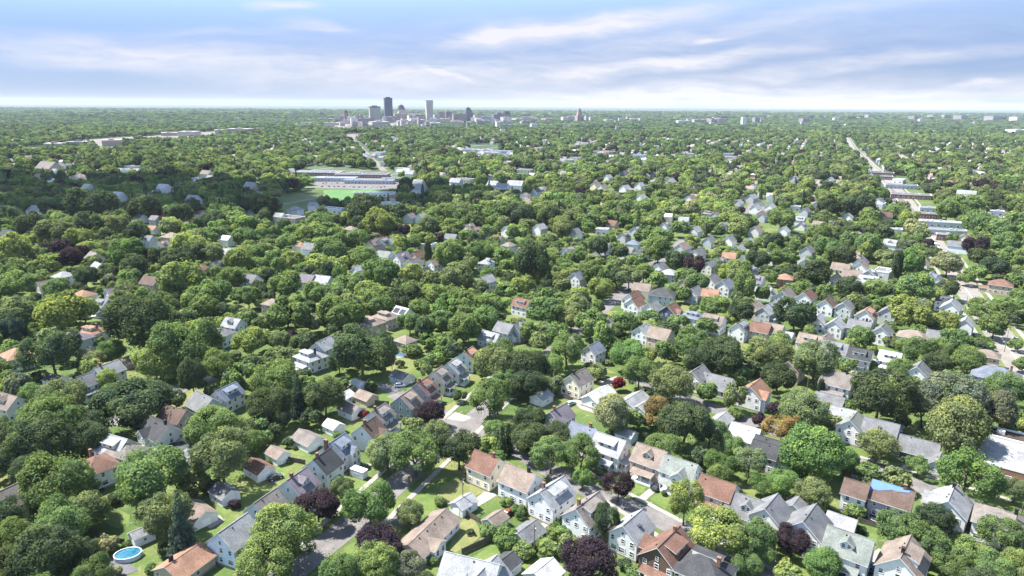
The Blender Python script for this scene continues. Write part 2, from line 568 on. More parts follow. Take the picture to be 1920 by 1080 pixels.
# the street behind the left row, seen in pieces
S = [(180, 800), (205, 790), (300, 745), (330, 728), (390, 705), (455, 690), (520, 672)]
Sp = [at(*p) for p in S]
road('street', [at(*p) for p in ((120, 826), (200, 796), (310, 745), (352, 722), (455, 690), (520, 665))], 7.6, M['asphalt'], .05, 2.0)
road('street', [at(*p) for p in ((170, 596), (240, 575), (300, 560))], 7.0, M['asphalt'], .05, 1.0)
# car parks and clearings
for nm, mat, z, pts in (
    ('car_park', M['lot'], .10, [(585, 352), (600, 330), (610, 322), (735, 328), (752, 350), (735, 357)]),
    ('sports_field', M['field'], .09, [(606, 357), (612, 386), (690, 386), (735, 360), (700, 355)]),
    ('car_park', M['lot'], .10, [(1700, 425), (1690, 398), (1660, 362), (1632, 340), (1640, 330), (1672, 352), (1712, 392), (1740, 420)]),
    ('car_park', M['avenue'], .10, [(1780, 535), (1835, 545), (1822, 512), (1792, 505)]),
    ('bare_land', M['bareland'], .3, [(120, 270), (160, 262), (250, 256), (262, 268), (190, 274)]),
    ('bare_land', M['bareland'], .3, [(258, 257), (340, 250), (410, 246), (425, 256), (340, 264), (270, 266)]),
    ('bare_land', M['bareland'], .3, [(415, 246), (480, 240), (510, 246), (430, 256)]),
    ('bare_land', M['bareland'], .3, [(0, 282), (100, 273), (160, 271), (165, 278), (60, 287), (0, 288)]),
    ('bare_land', M['bareland'], .3, [(176, 276), (232, 272), (240, 282), (185, 286)]),
    ('bare_land', M['bareland'], .3, [(635, 258), (650, 252), (690, 250), (700, 255), (665, 261)]),
    ('bare_land', M['bareland'], .3, [(600, 240), (640, 226), (760, 221), (960, 220), (960, 229), (800, 234), (745, 240), (640, 247)]),
    ('bare_land', M['bareland'], .3, [(1115, 241), (1160, 243), (1205, 246), (1205, 249), (1150, 246.5)]),
):
    sheet(nm, [at(*p) for p in pts], z, mat)
    P = [at(*p) for p in pts]
    c = sum(P, Vector()) / len(P)
# side streets of the plain ahead, parallel to the avenue
ROWS = []
for k in range(-13, 14):
    p0 = Vector((k * 88.0 - 140, 640, 0))
    q0 = along(p0, DIR_A, 1900)
    ROWS.append((p0, q0))
    road('street', [p0, along(p0, DIR_A, 600), along(p0, DIR_A, 1200), q0], 7.5, M['asphalt'], .055, -3.5 if k % 4 else -.5)
CLEAR_POLYS = [  # pixel polygons where no filler tree may stand on the ground
    [(470, 395), (585, 352), (560, 325), (580, 310), (735, 322), (760, 350), (735, 362), (690, 390), (610, 392), (580, 400), (560, 410)],
    [(1632, 328), (1700, 330), (1745, 380), (1800, 420), (1810, 450), (1760, 440), (1700, 425), (1660, 370)],
    [(118, 271), (160, 262), (250, 256), (262, 269), (190, 276)], [(258, 257), (340, 250), (410, 246), (425, 257), (340, 266), (270, 268)],
    [(415, 246), (480, 240), (510, 247), (430, 257)], [(0, 282), (100, 273), (160, 271), (165, 279), (60, 289), (0, 290)], [(176, 276), (232, 272), (240, 283), (185, 287)],
    [(635, 258), (650, 251), (690, 249), (700, 255), (665, 261)],
    [(655, 262), (712, 318), (726, 322), (668, 262)],
    [(1110, 239), (1215, 243), (1210, 251), (1120, 246)],
    [(600, 240), (640, 227), (760, 222), (960, 221), (960, 229), (800, 234), (745, 240), (640, 247)],
    [(1780, 500), (1840, 500), (1930, 690), (1880, 700), (1800, 560)],
    [(870, 270), (960, 272), (950, 285), (880, 284)],
]
# lawns seen between the trees (their own mown greens)
LAWNS = [
    ('lawn', 'Q2', [(970, 580), (1170, 470), (1300, 530), (1290, 640), (1180, 660), (1020, 640)]),
    ('lawn_dry', 'Q2', [(1330, 430), (1430, 380), (1610, 420), (1660, 470), (1440, 560), (1330, 500)]),
    ('lawn', 'Q2', [(640, 370), (820, 370), (800, 410), (690, 500), (660, 480)]),
    ('lawn_dry', 'Q2', [(1450, 690), (1560, 640), (1640, 780), (1560, 850), (1400, 930), (1400, 880)]),
    ('lawn', 'Q2', [(1560, 950), (1740, 830), (1840, 900), (1700, 970), (1600, 985)]),
    ('lawn', 'Q2', [(245, 135), (430, 140), (470, 180), (380, 220), (240, 200)]),
    ('lawn', 'Q2', [(85, 250), (290, 290), (210, 355), (60, 300)]),
    ('lawn', 'Q2', [(610, 920), (640, 870), (720, 830), (710, 900), (650, 945)]),
    ('lawn', 'Q2', [(560, 680), (640, 620), (700, 640), (600, 695)]),
    ('lawn', 'Q1', [(735, 570), (860, 600), (940, 640), (930, 720), (850, 735), (740, 690)]),
    ('lawn', 'Q1', [(1530, 580), (1640, 570), (1700, 610), (1620, 640)]),
    ('lawn', 'Q3', [(990, 520), (1100, 450), (1150, 520), (1110, 600)]),
    ('lawn', 'Q3', [(880, 410), (970, 440), (940, 480), (880, 490)]),
    ('lawn', 'Q3', [(960, 570), (1090, 620), (1080, 640), (960, 600)]),
    ('lawn', 'Q3', [(850, 140), (940, 100), (880, 180), (850, 210)]),
    ('lawn', 'Q3', [(20, 1010), (160, 970), (110, 1060), (20, 1060)]),
    ('lawn_dry', 'Q3', [(80, 620), (180, 660), (230, 690), (150, 700)]),
    ('lawn', 'Q3', [(970, 770), (1040, 800), (1000, 840), (960, 820)]),
    ('lawn', 'Q3', [(280, 850), (420, 800), (460, 860), (330, 900)]),
    ('lawn', 'Q4', [(710, 750), (790, 790), (790, 870), (750, 950), (730, 860)]),
    ('lawn_dry', 'Q4', [(1080, 480), (1180, 520), (1110, 570)]),
    ('lawn', 'Q4', [(740, 430), (800, 395), (815, 430), (780, 455)]),
    ('lawn', 'Q4', [(400, 700), (440, 710), (410, 780), (395, 770)]),
    ('lawn', 'Q4', [(780, 235), (980, 270), (900, 290), (800, 260)]),
    ('lawn_dry', 'Q6', [(620, 880), (800, 840), (720, 920), (650, 900)]),
    ('lawn', 'Q6', [(760, 760), (860, 770), (820, 830), (740, 800)]),
    ('lawn_dry', 'Q6', [(1330, 790), (1440, 740), (1450, 800), (1380, 830)]),
    ('lawn_dry', 'Q6', [(940, 420), (1080, 440), (980, 540), (920, 500)]),
    ('lawn', 'Q7', [(250, 590), (380, 580), (360, 630), (270, 620)]),
    ('lawn_dry', 'Q7', [(510, 470), (640, 440), (690, 510), (760, 540), (690, 540), (600, 500)]),
    ('lawn_dry', 'Q7', [(650, 90), (760, 90), (720, 150), (670, 150)]),
    ('lawn', 'Q7', [(1560, 820), (1720, 810), (1690, 870), (1590, 850)]),
    ('lawn', 'Q8', [(210, 620), (330, 620), (370, 680), (250, 670)]),
    ('lawn', 'Q8', [(630, 520), (720, 545), (640, 570)]),
    ('lawn', 'Q8', [(1490, 330), (1600, 310), (1640, 370), (1540, 350)]),
    ('lawn', 'Q5', [(620, 770), (720, 745), (700, 800), (640, 800)]),
    ('lawn', 'Q5', [(1150, 830), (1210, 780), (1240, 800), (1180, 850)]),
    ('lawn', 'Q5', [(690, 90), (800, 90), (760, 140), (700, 130)]),
    ('lawn', 'P7', [(1140, 660), (1230, 630), (1200, 680)]),
]
KEEP_POLY = []
for i, (mt, R, pts) in enumerate(LAWNS):
    P = [at(*rp(R, *p)) for p in pts]
    sheet('lawn', P, .03 + .002 * (i % 3), M[mt])
    KEEP_POLY.append([(p.x, p.y) for p in P])
PAVES = [
    ('driveway', 'fresh', 'Q2', [(950, 690), (1020, 640), (1185, 660), (1110, 735)]),
    ('driveway', 'concrete', 'Q3', [(890, 530), (990, 450), (1040, 470), (950, 550)]),
    ('patio', 'concrete', 'Q3', [(170, 710), (240, 690), (320, 730), (230, 790)]),
    ('driveway', 'concrete', 'Q2', [(1540, 560), (1650, 470), (1720, 480), (1740, 500), (1590, 590)]),
    ('driveway', 'fresh', 'Q2', [(210, 210), (360, 240), (350, 270), (220, 240)]),
    ('driveway', 'fresh', 'Q2', [(60, 360), (150, 320), (190, 370), (120, 420)]),
    ('patio', 'concrete', 'Q4', [(640, 520), (740, 540), (760, 600), (660, 570)]),
    ('driveway', 'concrete', 'Q4', [(690, 960), (800, 880), (840, 900), (780, 980), (720, 1000)]),
    ('driveway', 'concrete', 'Q4', [(1420, 760), (1560, 780), (1500, 830), (1430, 840)]),
    ('driveway', 'concrete', 'Q4', [(1150, 350), (1210, 295), (1240, 320), (1190, 370)]),
    ('driveway', 'concrete', 'Q4', [(600, 340), (740, 380), (700, 420), (610, 380)]),
    ('driveway', 'concrete', 'Q7', [(620, 600), (760, 560), (740, 620), (650, 640)]),
    ('driveway', 'concrete', 'Q7', [(430, 740), (520, 720), (600, 830), (500, 800)]),
    ('patio', 'concrete', 'Q7', [(970, 370), (1180, 360), (1120, 420), (980, 440)]),
    ('patio', 'concrete', 'Q6', [(980, 380), (1110, 390), (1060, 430), (1000, 430)]),
    ('driveway', 'concrete', 'Q6', [(1380, 870), (1440, 820), (1560, 860), (1500, 890)]),
    ('driveway', 'concrete', 'Q6', [(620, 620), (720, 600), (690, 650), (630, 650)]),
    ('driveway', 'fresh', 'Q6', [(880, 610), (1080, 640), (990, 690), (890, 660)]),
    ('driveway', 'concrete', 'Q5', [(750, 890), (830, 880), (880, 910), (790, 930)]),
    ('driveway', 'concrete', 'Q5', [(1010, 830), (1090, 800), (1080, 880), (1020, 870)]),
    ('driveway', 'concrete', 'Q1', [(1460, 690), (1590, 640), (1620, 680), (1520, 740)]),
    ('path', 'concrete', 'Q2', [(760, 270), (790, 262), (925, 288), (905, 296)]),
    ('driveway', 'fresh', 'Q1', [(700, 940), (900, 960), (1000, 1040), (900, 1079), (720, 1079), (690, 1000)]),
]
for i, (nm, mt, R, pts) in enumerate(PAVES):
    P = [at(*rp(R, *p)) for p in pts]
    sheet(nm, P, .07 + .004 * (i % 4), M[mt])
    KEEP_POLY.append([(p.x, p.y) for p in P])

# ---------------------------------------------------------------- houses
ROOF = {'lg': ((.40, .41, .43), 'pale grey'), 'gr': ((.23, .235, .25), 'grey'), 'dg': ((.085, .088, .096), 'dark grey'), 'tp': ((.27, .24, .225), 'taupe'),
        'br': ((.17, .12, .10), 'brown'), 'pk': ((.31, .25, .215), 'pinkish tan'), 'rd': ((.235, .135, .105), 'red-brown'), 'or': ((.40, .235, .165), 'orange'),
        'wh': ((.66, .66, .67), 'white'), 'bl': ((.22, .25, .32), 'slate blue'), 'gn': ((.28, .31, .29), 'grey-green'), 'mv': ((.25, .22, .255), 'mauve-grey')}
WALL = {'w': ((.62, .62, .62), 'white'), 'c': ((.66, .60, .45), 'cream'), 't': ((.43, .34, .26), 'tan'), 'y': ((.40, .42, .44), 'grey'), 'b': ((.115, .075, .055), 'dark brown'),
        's': ((.27, .31, .305), 'grey-green'), 'v': ((.33, .295, .32), 'mauve-grey'), 'l': ((.56, .62, .70), 'pale blue'), 'n': ((.06, .085, .13), 'navy'), 'e': ((.50, .60, .58), 'pale teal'), 'k': ((.24, .12, .085), 'brick')}
ANG = {'a': math.radians(66), 'b': math.radians(-38), 'p': math.radians(50), 'q': math.radians(-24)}
HT = {'g': (5.5, 40), 'h': (5.6, 30), 'G': (2.5, 30), 'r': (2.9, 27), 'B': (3.4, 42), 'f': (5.0, 0), 's': (3.0, 30)}

def win_mesh(blind=False):
    mb = MB()
    a, b, f = .5, .72, .09
    for (x0, x1, z0, z1) in ((-a, a, -b, -b + f), (-a, a, b - f, b), (-a, -a + f, -b + f, b - f), (a - f, a, -b + f, b - f), (-a + f, a - f, -.03, .03)):
        mb.box(x0, x1, 0, .07, z0, z1, 0)
    if blind:
        mb.box(-a + f, a - f, 0, .032, .12, b - f, 2); mb.box(-a + f, a - f, 0, .035, -b + f, .12, 1)
    else:
        mb.box(-a + f, a - f, 0, .035, -b + f, b - f, 1)
    return mb.mesh('window', [M['trim'], M['glass'], M['blind']])
WIN = win_mesh()
WINS = [WIN, WIN, win_mesh(True), win_mesh(True)]
mb = MB(); mb.box(-.5, .5, 0, .06, 0, 2.1, 0); mb.box(-.32, .32, .06, .075, 1.25, 1.9, 1)
DOOR = mb.mesh('door', [M['paint'], M['glass']])
mb = MB(); mb.box(-1.2, 1.2, 0, .05, 0, 2.1, 0)
for k in range(1, 4):
    mb.box(-1.2, 1.2, .05, .065, k * .52 - .02, k * .52 + .02, 0)
GDOOR = mb.mesh('garage_door', [M['trim']])

def gable_roof(x0, x1, W, eave, tan, oh=.38, th=.17):
    """slabs along x, ridge at y = 0"""
    mb = MB()
    a = W / 2 + oh
    lift = .03
    zr = eave + W / 2 * tan + th + lift; ze = eave - oh * tan + th + lift
    for s in (1, -1):
        mb.prism([(0, zr), (s * a, ze), (s * a, ze - th), (0, zr - th)], x0 - oh, x1 + oh, 'x', mats=[0, 1, 1, 1], capmat=1)
    mb.box(x0 - oh, x1 + oh, -.13, .13, zr - .03, zr + .035, 0)
    return mb

def hip_roof(L, W, eave, tan, oh=.45, th=.16):
    mb = MB()
    a, b = L / 2 + oh, W / 2 + oh
    r = max(L - W, .3) / 2
    z0 = eave - .05; z1 = z0 + th; zr = z1 + b * tan
    A = [(-a, -b, z1), (a, -b, z1), (a, b, z1), (-a, b, z1)]
    R0, R1 = (-r, 0, zr), (r, 0, zr)
    mb.face([A[0], A[1], R1, R0]); mb.face([A[2], A[3], R0, R1]); mb.face([A[1], A[2], R1]); mb.face([A[3], A[0], R0])
    B = [(x, y, z0) for x, y, _ in A]
    for i in range(4):
        j = (i + 1) % 4
        mb.face([B[i], B[j], A[j], A[i]], 1)
    mb.face([B[3], B[2], B[1], B[0]], 1)
    return mb

HOUSES = []   # dict(root, foot polygon, px bbox, depth)
def cam_facing(root_loc, ang, nx, ny, x, y):
    c, s = math.cos(ang), math.sin(ang)
    wx, wy = root_loc.x + c * x - s * y, root_loc.y + s * x + c * y
    n = (c * nx - s * ny, s * nx + c * ny)
    return n[0] * -wx + n[1] * -wy > -.12 * math.hypot(wx, wy)

def house(R, x, y, typ, dr, L, W, roof, wall, opts='', label=None, ref=None, cat=None, name=None, group=None):
    eave, pitch = HT[typ]
    tan = math.tan(math.radians(pitch))
    u, v = rp(R, x, y)
    ang = ANG[dr] if isinstance(dr, str) else math.radians(dr)
    zc = eave + (W / 4 * tan if typ != 'f' else .3)
    loc = at(u, v, zc); loc.z = 0
    dist = math.hypot(loc.x, loc.y)
    rc, rw = ROOF[roof]; wc, ww = WALL[wall]
    jit = 1 + RNG.uniform(-.08, .08)
    rc = tuple(q * jit * (.29 if typ == 'f' else .46) for q in rc); wc = tuple(q * .92 for q in wc)
    garage = typ == 'G'
    name = name or ('garage' if garage else ('bungalow' if typ in 'rB' else ('shop_building' if typ == 'f' else 'house')))
    root = empty(name, loc, ang)
    detail = 2 if dist < 330 else (1 if dist < 520 else 0)
    op = opts.split()
    # walls
    mb = MB()
    if typ in ('h', 'f'):
        mb.box(-L / 2, L / 2, -W / 2, W / 2, 0, eave)
    else:
        zt = eave + W / 2 * tan
        mb.prism([(-W / 2, 0), (W / 2, 0), (W / 2, eave), (0, zt), (-W / 2, eave)], -L / 2, L / 2, 'x')
    mb.build('wall', [M['wall']], root, wc)
    if detail == 2 and not garage:
        mb = MB(); mb.box(-L / 2 - .06, L / 2 + .06, -W / 2 - .06, W / 2 + .06, -.2, .55)
        mb.build('foundation', [M['concrete']], root)
    # roof
    if typ == 'h':
        ro = hip_roof(L, W, eave, tan).build('roof', [M['roof'], M['trim']], root, rc)
        rz = lambda yy: eave + .1 + max(0, (W / 2 + .45 - abs(yy)) * tan)
    elif typ == 'f':
        mb = MB(); t = .5
        mb.box(-L / 2 - .1, L / 2 + .1, -W / 2 - .1, W / 2 + .1, eave, eave + .2, 1, 0)
        for (x0, x1, y0, y1) in ((-L / 2 - .1, L / 2 + .1, -W / 2 - .1, -W / 2 + .2), (-L / 2 - .1, L / 2 + .1, W / 2 - .2, W / 2 + .1), (-L / 2 - .1, -L / 2 + .2, -W / 2 + .2, W / 2 - .2), (L / 2 - .2, L / 2 + .1, -W / 2 + .2, W / 2 - .2)):
            mb.box(x0, x1, y0, y1, eave + .2, eave + .75, 1)
        ro = mb.build('roof', [M['roof'], M['trim']], root, rc)
        for k in range(max(1, int(L * W / 150))):
            cx, cyy = RNG.uniform(-L * .35, L * .35), RNG.uniform(-W * .3, W * .3)
            mb = MB(); mb.box(cx - 1.1, cx + 1.1, cyy - .8, cyy + .8, eave + .203, eave + 1.4)
            mb.build('rooftop_unit', [M['paint']], ro, (.45, .46, .47))
        rz = lambda yy: eave
    else:
        ro = gable_roof(-L / 2, L / 2, W, eave, tan, .3 if garage else .4).build('roof', [M['roof'], M['trim']], root, rc)
        rz = lambda yy: eave + .2 + (W / 2 - abs(yy)) * tan
    # windows
    nst = 2 if eave > 5 else 1
    def window(px_, py_, pz, nx, ny, w=1.0, h=1.0, parent=root):
        o = link('window', WINS[RNG.integers(4)], parent, loc=(px_, py_, pz), rz=math.atan2(-nx, ny), scale=(w * 1.12, 1, h * 1.08))
        return o
    if detail >= 1 and typ != 'f':
        for (nx, ny, ln, offs) in ((0, -1, L, W / 2), (0, 1, L, W / 2), (-1, 0, W, L / 2), (1, 0, W, L / 2)):
            if not cam_facing(loc, ang, nx, ny, nx * offs, ny * offs):
                continue
            if garage:
                if nx and 'D%d' % nx in op:
                    link('garage_door', GDOOR, root, loc=(nx * (L / 2 + .002), 0, .02), rz=math.atan2(-nx, ny))
                elif ny and ln > 4:
                    window(0, ny * (offs + .002), 1.5, nx, ny, .8, .6)
                continue
            n = max(2, int(round(ln / 3.0)))
            for st in range(nst):
                z = (1.75 if st == 0 else 4.35) + (.25 if nst == 1 else .1)
                for i in range(n):
                    if RNG.random() < .12:
                        continue
                    t = (i + .5) / n * ln - ln / 2 + RNG.uniform(-.25, .25)
                    wd = RNG.choice([.9, 1.0, 1.0, 1.7 if st == 0 else 1.1])
                    px_, py_ = (t, ny * (offs + .002)) if ny else (nx * (offs + .002), t)
                    window(px_, py_, z, nx, ny, wd, RNG.choice([.9, 1.0]))
            if nx and typ in 'gB' and detail == 2:
                window(nx * (L / 2 + .002), 0, eave + (1.0 if typ == 'g' else .9), nx, ny, .75, .75)
    if typ == 'f' and detail >= 0:
        for (nx, ny, ln, offs) in ((0, -1, L, W / 2), (-1, 0, W, L / 2), (1, 0, W, L / 2)):
            if cam_facing(loc, ang, nx, ny, nx * offs, ny * offs):
                n = max(1, int(ln / 5))
                for i in range(n):
                    t = (i + .5) / n * ln - ln / 2
                    px_, py_ = (t, ny * (offs + .002)) if ny else (nx * (offs + .002), t)
                    window(px_, py_, 2.0, nx, ny, 2.4, 1.3)
    if detail == 2 and typ in 'grB' and 'vents' not in op:
        for k in range(int(RNG.integers(1, 4))):
            b_ = MB(); xx = RNG.uniform(-.38, .38) * L; yy = RNG.choice([-1, 1]) * RNG.uniform(.4, 1.4)
            b_.box(xx - .13, xx + .13, yy - .13, yy + .13, rz(yy) - .2, rz(yy) + .32)
            b_.build('roof_vent', [M['tyre']], ro)
    # options
    for t in op:
        if t[0] == 'c':
            s = -1 if '-' in t else 1
            cx = s * L * .28; z0 = rz(.0) - .6
            mb = MB(); mb.box(cx - .4, cx + .4, -.35 + (.75 if '!' in t else 0), .35 + (.75 if '!' in t else 0), z0 - .6, z0 + 1.75)
            mb.box(cx - .47, cx + .47, -.42 + (.75 if '!' in t else 0), .42 + (.75 if '!' in t else 0), z0 + 1.75, z0 + 1.92)
            mb.build('chimney', [M['brick'] if RNG.random() < .6 else M['tyre']], ro)
        elif t[0] == 'E':      # tall brick end chimney: E+ / E-
            s = -1 if '-' in t else 1
            mb = MB(); x0 = s * (L / 2 + .35)
            mb.box(x0 - .35, x0 + .35, .3, 1.5, 0, rz(0) + 1.1); mb.box(x0 - .42, x0 + .42, .22, 1.58, rz(0) + 1.1, rz(0) + 1.25)
            mb.build('chimney', [M['brick']], root)
        elif t[:2] in ('ds', 'dg', 'dh'):
            s = -1 if '-' in t else 1
            yf = W / 2 * .70
            q = [k for k in t if k.isdigit()]
            nd = int(q[0]) if q else 1
            for k in range(nd):
                cx = (k - (nd - 1) / 2) * L / max(nd, 1)
                if t[1] == 's':
                    wd = L * .55 if nd == 1 else L * .3
                    yb = W * .06
                    z0, zt, zb = rz(yf) - .25, min(rz(yf) + 1.35, rz(yb) - .1), rz(yb) - .02
                    mb = MB(); mb.prism([(s * yf, z0), (s * yf, zt), (s * yb, zb), (s * yb, z0)], cx - wd / 2, cx + wd / 2, 'x')
                    d = mb.build('dormer', [M['wall']], root, wc)
                    mb = MB(); sl = (zb - zt) / (yf - yb)
                    yo = yf + .35
                    mb.prism([(s * yo, zt - sl * .35 + .02), (s * yb, zb + .02), (s * yb, zb + .17), (s * yo, zt - sl * .35 + .17)], cx - wd / 2 - .25, cx + wd / 2 + .25, 'x', mats=[1, 1, 0, 1], capmat=1)
                    mb.build('dormer_roof', [M['roof'], M['trim']], d, rc)
                    if detail:
                        for q_ in ((-.25, .25) if wd > 2.5 else (0,)):
                            window(cx + q_ * wd, s * (yf + .002), zt - .62, 0, s, 1.2, .62, d)
                else:
                    wd = min(2.9, L * .4); hr = wd / 2 * .75
                    z0, ze = rz(yf) - .3, rz(yf) + 1.15
                    yb = max(0.0, W / 2 - (ze + hr - rz(W / 2)) / max(tan, .2))
                    yb = min(yb, yf - .6)
                    mb = MB(); mb.prism([(cx - wd / 2, z0), (cx + wd / 2, z0), (cx + wd / 2, ze), (cx, ze + hr), (cx - wd / 2, ze)], s * yf, s * yb, 'y')
                    d = mb.build('dormer', [M['wall']], root, wc)
                    mb = MB(); a = wd / 2 + .3; zz = ze - .3 * .75
                    for q_ in (1, -1):
                        mb.prism([(cx, ze + hr + .02), (cx + q_ * a, zz + .02), (cx + q_ * a, zz + .16), (cx, ze + hr + .18)], s * (yf + .35), s * yb, 'y', mats=[1, 1, 0, 1], capmat=1)
                    mb.build('dormer_roof', [M['roof'], M['trim']], d, rc)
                    if detail:
                        for q_ in (-.22, .22):
                            window(cx + q_ * wd, s * (yf + .002), ze - .35, 0, s, .8, .75, d)
        elif t[0] == 'X':      # cross gable wing on the y side
            s = -1 if '-' in t else 1
            ww_ = min(5.0, L * .5); y0, y1 = s * W * .1, s * (W / 2 + 1.4)
            cx = (-.18 if '<' in t else (.18 if '>' in t else 0)) * L
            hr = min(ww_ / 2 * tan, W / 2 * tan - .25)
            mb = MB(); mb.prism([(cx - ww_ / 2, 0), (cx + ww_ / 2, 0), (cx + ww_ / 2, eave), (cx, eave + hr), (cx - ww_ / 2, eave)], y0, y1, 'y')
            wing = mb.build('wing', [M['wall']], root, wc)
            mb = MB(); tn = hr / (ww_ / 2); a = ww_ / 2 + .35; zz = eave - .35 * tn
            for q_ in (1, -1):
                mb.prism([(cx, eave + hr + .03), (cx + q_ * a, zz + .03), (cx + q_ * a, zz + .19), (cx, eave + hr + .19)], y1 + s * .35, y0, 'y', mats=[1, 1, 0, 1], capmat=1)
            mb.build('wing_roof', [M['roof'], M['trim']], wing, rc)
            if detail:
                for z in ((1.9, 4.5) if nst == 2 else (1.7,)):
                    for q_ in (-.24, .24):
                        window(cx + q_ * ww_, y1 + s * .002, z, 0, s, 1, 1, wing)
        elif t[0] == 'W':      # low one-storey wing on an x end
            s = -1 if '-' in t else 1
            l2 = 4.6
            mb = MB(); mb.box(s * L / 2 if s > 0 else -L / 2 - l2, L / 2 + l2 if s > 0 else -L / 2, -W * .34, W * .34, 0, 2.7)
            wing = mb.build('wing', [M['wall']], root, wc)
            mb = MB(); x0, x1 = sorted((s * (L / 2 + .02), s * (L / 2 + l2 + .3)))
            mb.prism([(-W * .34 - .3, 2.72), (W * .34 + .3, 2.72), (W * .34 + .3, 2.9), (0, 3.6), (-W * .34 - .3, 2.9)], x0, x1, 'x', mats=[1, 1, 0, 0, 1], capmat=1)
            mb.build('wing_roof', [M['roof'], M['trim']], wing, rc)
            if detail:
                for q_ in (.25, .5, .75):
                    for sy in (-1, 1):
                        if cam_facing(loc, ang, 0, sy, 0, sy * W * .34):
                            window(s * (L / 2 + l2 * q_), sy * (W * .34 + .002), 1.6, 0, sy, 1.1, .85, wing)
        elif t[0] == 'P':      # porch on the y side (P+ P-) or an end (PE+ PE-)
            s = -1 if '-' in t else 1
            end = 'E' in t
            ln = (W if end else L) * (.95 if '=' in t else .7)
            base = (L if end else W) / 2
            dp = 2.3
            def bx(m_, a0, a1, d0, d1, z0, z1, mt=0):
                p0, p1 = sorted((s * (base + d0), s * (base + d1)))
                if end:
                    m_.box(p0, p1, a0, a1, z0, z1, mt)
                else:
                    m_.box(a0, a1, p0, p1, z0, z1, mt)
            mb = MB()
            bx(mb, -ln / 2, ln / 2, .07, dp, 0, .6)
            for q_ in (-.5, 0, .5):
                a = q_ * (ln - .3)
                bx(mb, a - .12, a + .12, dp - .3, dp - .06, .6, 2.75)
            bx(mb, -ln / 2, ln / 2, dp - .3, dp - .06, 2.75, 3.0)
            pr = mb.build('porch', [M['trim']], root)
            mb = MB()
            poly = [(s * (base + .02), 3.55), (s * (base + dp + .3), 3.0), (s * (base + dp + .3), 3.14), (s * (base + .02), 3.7)]
            mb.prism(poly if not end else poly, -ln / 2 - .25, ln / 2 + .25, 'x' if not end else 'y', mats=[1, 1, 0, 1], capmat=1)
            mb.build('porch_roof', [M['roof'], M['trim']], pr, rc)
            if detail == 2:
                d_ = (s, 0) if end else (0, s)
                lo = (s * (base + .003), 0, .6) if end else (0, s * (base + .003), .6)
                link('door', DOOR, root, color=(.10, .11, .12), loc=lo, rz=math.atan2(-d_[0], d_[1]))
        elif t == 'sol':       # dark solar panels on the -y slope
            for q_ in (-.24, .24):
                mb = MB()
                y0, y1 = -W * .42, -W * .12
                mb.face([(q_ * L - L * .2, y0, rz(y0) + .09), (q_ * L + L * .2, y0, rz(y0) + .09), (q_ * L + L * .2, y1, rz(y1) + .09), (q_ * L - L * .2, y1, rz(y1) + .09)])
                b_ = MB()
                b_.prism([(y0, rz(y0) + .03), (y1, rz(y1) + .03), (y1, rz(y1) + .10), (y0, rz(y0) + .10)], q_ * L - L * .2, q_ * L + L * .2, 'x')
                b_.build('solar_panel', [M['glass']], ro)
        elif t == 'sky':
            b_ = MB(); y0 = -W * .25
            b_.box(-.6, .5, y0 - .5, y0 + .5, rz(y0) - .1, rz(y0) + .28)
            b_.build('skylight', [M['glass']], ro)
        elif t == 'tarp':      # blue tarpaulin tied over the ridge
            b_ = MB(); rr = np.random.default_rng(3)
            n = 9
            for sgn in (1, -1):
                rows = []
                for i in range(n + 1):
                    xx = -L / 2 - .2 + i / n * L * .93
                    dpt = (.18 + .46 * (1 - i / n) ** 1.5) if sgn < 0 else .75
                    dpt *= rr.uniform(.8, 1.1)
                    rows.append([(xx, sgn * W * .5 * dpt * f_, rz(W * .5 * dpt * f_) + .10 + rr.uniform(0, .05)) for f_ in (0.0, .5, 1.0)])
                for i in range(n):
                    for j in range(2):
                        b_.face([rows[i][j], rows[i + 1][j], rows[i + 1][j + 1], rows[i][j + 1]])
            b_.build('tarpaulin', [M['paint']], ro, (.05, .115, .31))
        elif t == 'vents':
            for k in range(4):
                b_ = MB(); xx = (k - 1.5) * L * .2
                b_.box(xx - .16, xx + .16, -1.0, -.7, rz(.85) - .1, rz(.85) + .3)
                b_.build('roof_vent', [M['tyre']], ro)
        elif t == 'awn':
            b_ = MB(); yy = -W / 2
            b_.prism([(yy, 2.9), (yy - 1.3, 2.35), (yy - 1.3, 2.2), (yy, 2.75)], -L * .3, L * .25, 'x')
            b_.build('awning', [M['paint']], root, (.015, .06, .05))
    shape = {'g': 'gabled two-storey house', 'h': 'hip-roofed house', 'G': 'garage', 'r': 'low ranch house', 'B': 'storey-and-a-half house', 'f': 'flat-roofed shop building', 's': 'low building'}[typ]
    cat = cat or {'G': 'garage', 'f': 'building', 's': 'building'}.get(typ, 'house')
    group = group or {'G': 'garages in the back yards', 'f': 'shops along the avenue', 's': 'low buildings'}.get(typ, 'houses among the trees')
    pu, pv_ = px(Vector((loc.x, loc.y, eave)))
    if label:
        tag(root, label, cat, group)
    else:
        extra = ''
        tag(root, '%s %s with %s roof' % (ww, shape, rw), cat, group, (pu, pv_), auto=True)
    if ref:
        LANDMARKS.append((ref, pu, pv_))
    # footprint and image box for the tree planner
    c, s_ = math.cos(ang), math.sin(ang)
    def wpt(a, b, z):
        return Vector((loc.x + c * a - s_ * b, loc.y + s_ * a + c * b, z))
    top = eave + (W / 2 * tan if typ != 'f' else .8)
    pts = [px(wpt(a * L / 2, b * W / 2, z)) for a in (-1, 1) for b in (-1, 1) for z in (eave * .55, top * .97)]
    HOUSES.append(dict(loc=loc, ang=ang, L=L, W=W, dist=dist, bb=(min(p[0] for p in pts), min(p[1] for p in pts), max(p[0] for p in pts), max(p[1] for p in pts))))
    return root

